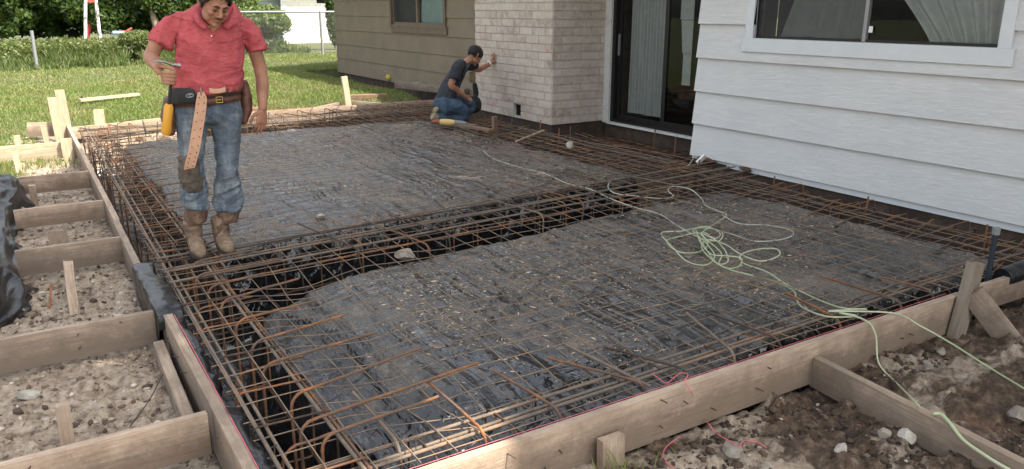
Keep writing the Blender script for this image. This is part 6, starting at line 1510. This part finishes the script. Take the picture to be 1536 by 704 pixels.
v = Vol(); v.rings([(k(656, 176, -.13), Y1*.05, Z1*.055), (k(651, 175, -.13), Y1*.055, Z1*.075), (k(649, 170, -.13), Y1*.058, Vector((.035, 0, .085))), (k(654, 166, -.13), Y1*.05, Vector((.04, 0, .05)))], 16)
b_ = v.build('boot', 'boot_leather', kn, .008, 2); b_.data.materials[0] = MATS['khaki']
v = Vol(); v.rings([(k(676, 178, .15), Y1*.05, Z1*.055), (k(668, 178, .15), Y1*.05, Z1*.06)], 16); v.build('boot', 'boot_leather', kn, .009, 2)
v = Vol(); v.rings([(k(708, 110, .24), Y1*.05, Vector((.05, 0, 0))), (k(708, 116, .24), Y1*.06, Vector((.055, 0, 0))), (k(708, 122, .24), Y1*.05, Vector((.045, 0, 0)))], 14)
v.build('tool_bag', 'khaki', kn, .009, 2, lambda P: .01*ridge(P, 12, (.2, 1, .5), 5, 2))
v = Vol(); v.rings([(k(712, 126, .24), Y1*.04, Vector((.035, 0, 0))), (k(714, 140, .24), Y1*.05, Vector((.045, 0, 0))), (k(713, 148, .22), Y1*.04, Vector((.03, 0, 0)))], 12)
v.build('tool_bag', 'dark_pad', kn, .009, 2)
mb = MB(); c = W2_+Vector((-.025, .0, -.004)); d_ = (W2_-E2).normalized(); u_ = d_.orthogonal().normalized(); w_ = d_.cross(u_)
mb.tube([c+(u_*math.cos(t)+w_*math.sin(t))*.040 for t in np.linspace(0, 6.283, 20, endpoint=False)], .011, 8, closed=True); world_child(mb.obj('wristwatch', 'watch_white'), kn)
# drill on the pad by his boot
dr = thing('power_drill', 'yellow power drill lying on the far pad beside the kneeling worker\'s boot', 'drill', (5.07, 10.2, -.03), (0, 0, R(-52)))
v = Vol(); v.rings([((.06, 0, .05), Y1*.045, Z1*.045), ((.20, 0, .05), Y1*.045, Z1*.048), ((.28, 0, .05), Y1*.034, Z1*.035)], 16)
def local(o): 
    o.matrix_parent_inverse = Matrix.Identity(4); o.parent = dr; return o
v2 = v; o = v2.build('motor_housing', 'drill_yellow', None, .008, 2); local(o)
mb = MB(); mb.tube([(.285, 0, .05), (.33, 0, .05), (.42, 0, .045), (.47, 0, .04)], [.036, .040, .036, .022], 14); local(mb.obj('gear_case', 'drill_grey'))
mb = MB(); mb.tube([(.47, 0, .04), (.60, 0, .03)], .008, 8); local(mb.obj('bit', 'tool_steel'))
mb = MB(); mb.tube([(.05, 0, .05), (.0, .0, .055), (-.05, .02, .045), (-.10, .05, .035)], [.036, .034, .03, .024], 12); local(mb.obj('handle', 'drill_red'))
# ================================================================== LIGHT, SKY, CAMERA
SD = Vector((.36, -.47, .80)).normalized()
el = math.asin(SD.z); az = math.atan2(SD.x, SD.y)
w = bpy.data.worlds.new('World'); scene.world = w; w.use_nodes = True; nt = w.node_tree; nt.nodes.clear()
bg = nt.nodes.new('ShaderNodeBackground'); sk = nt.nodes.new('ShaderNodeTexSky'); wo = nt.nodes.new('ShaderNodeOutputWorld')
sk.sky_type = 'NISHITA'; sk.sun_disc = False; sk.sun_elevation = el; sk.sun_rotation = az; sk.dust_density = 3.5; sk.air_density = 1.3; sk.ozone_density = .6
hs = nt.nodes.new('ShaderNodeHueSaturation'); hs.inputs['Saturation'].default_value = .30; nt.links.new(sk.outputs[0], hs.inputs['Color']); nt.links.new(hs.outputs[0], bg.inputs[0]); nt.links.new(bg.outputs[0], wo.inputs[0]); bg.inputs[1].default_value = .15
sl = bpy.data.lights.new('sun', 'SUN'); sl.energy = 4.2; sl.angle = R(.5); sl.color = (1, .92, .80)
for o in bpy.data.objects:
    if o.parent is None and o.get('label') and not o.get('kind'): o['kind'] = 'thing'
so = bpy.data.objects.new('sun', sl); col.objects.link(so); so.rotation_euler = (-SD).to_track_quat('-Z', 'Y').to_euler()
cam = bpy.data.cameras.new('camera'); cam.sensor_width = 36; cam.lens = F/1536*36; cam.clip_start = .05; cam.clip_end = 1000
co = bpy.data.objects.new('camera', cam); col.objects.link(co)
M = Matrix((RT, UP, -FW)).transposed().to_4x4(); M.translation = (0, 0, H); co.matrix_world = M; scene.camera = co
scene.render.resolution_x = 1024; scene.render.resolution_y = 469
scene.view_settings.view_transform = 'Standard'; scene.view_settings.look = 'None'; scene.view_settings.gamma = 1; scene.view_settings.exposure = EXPO
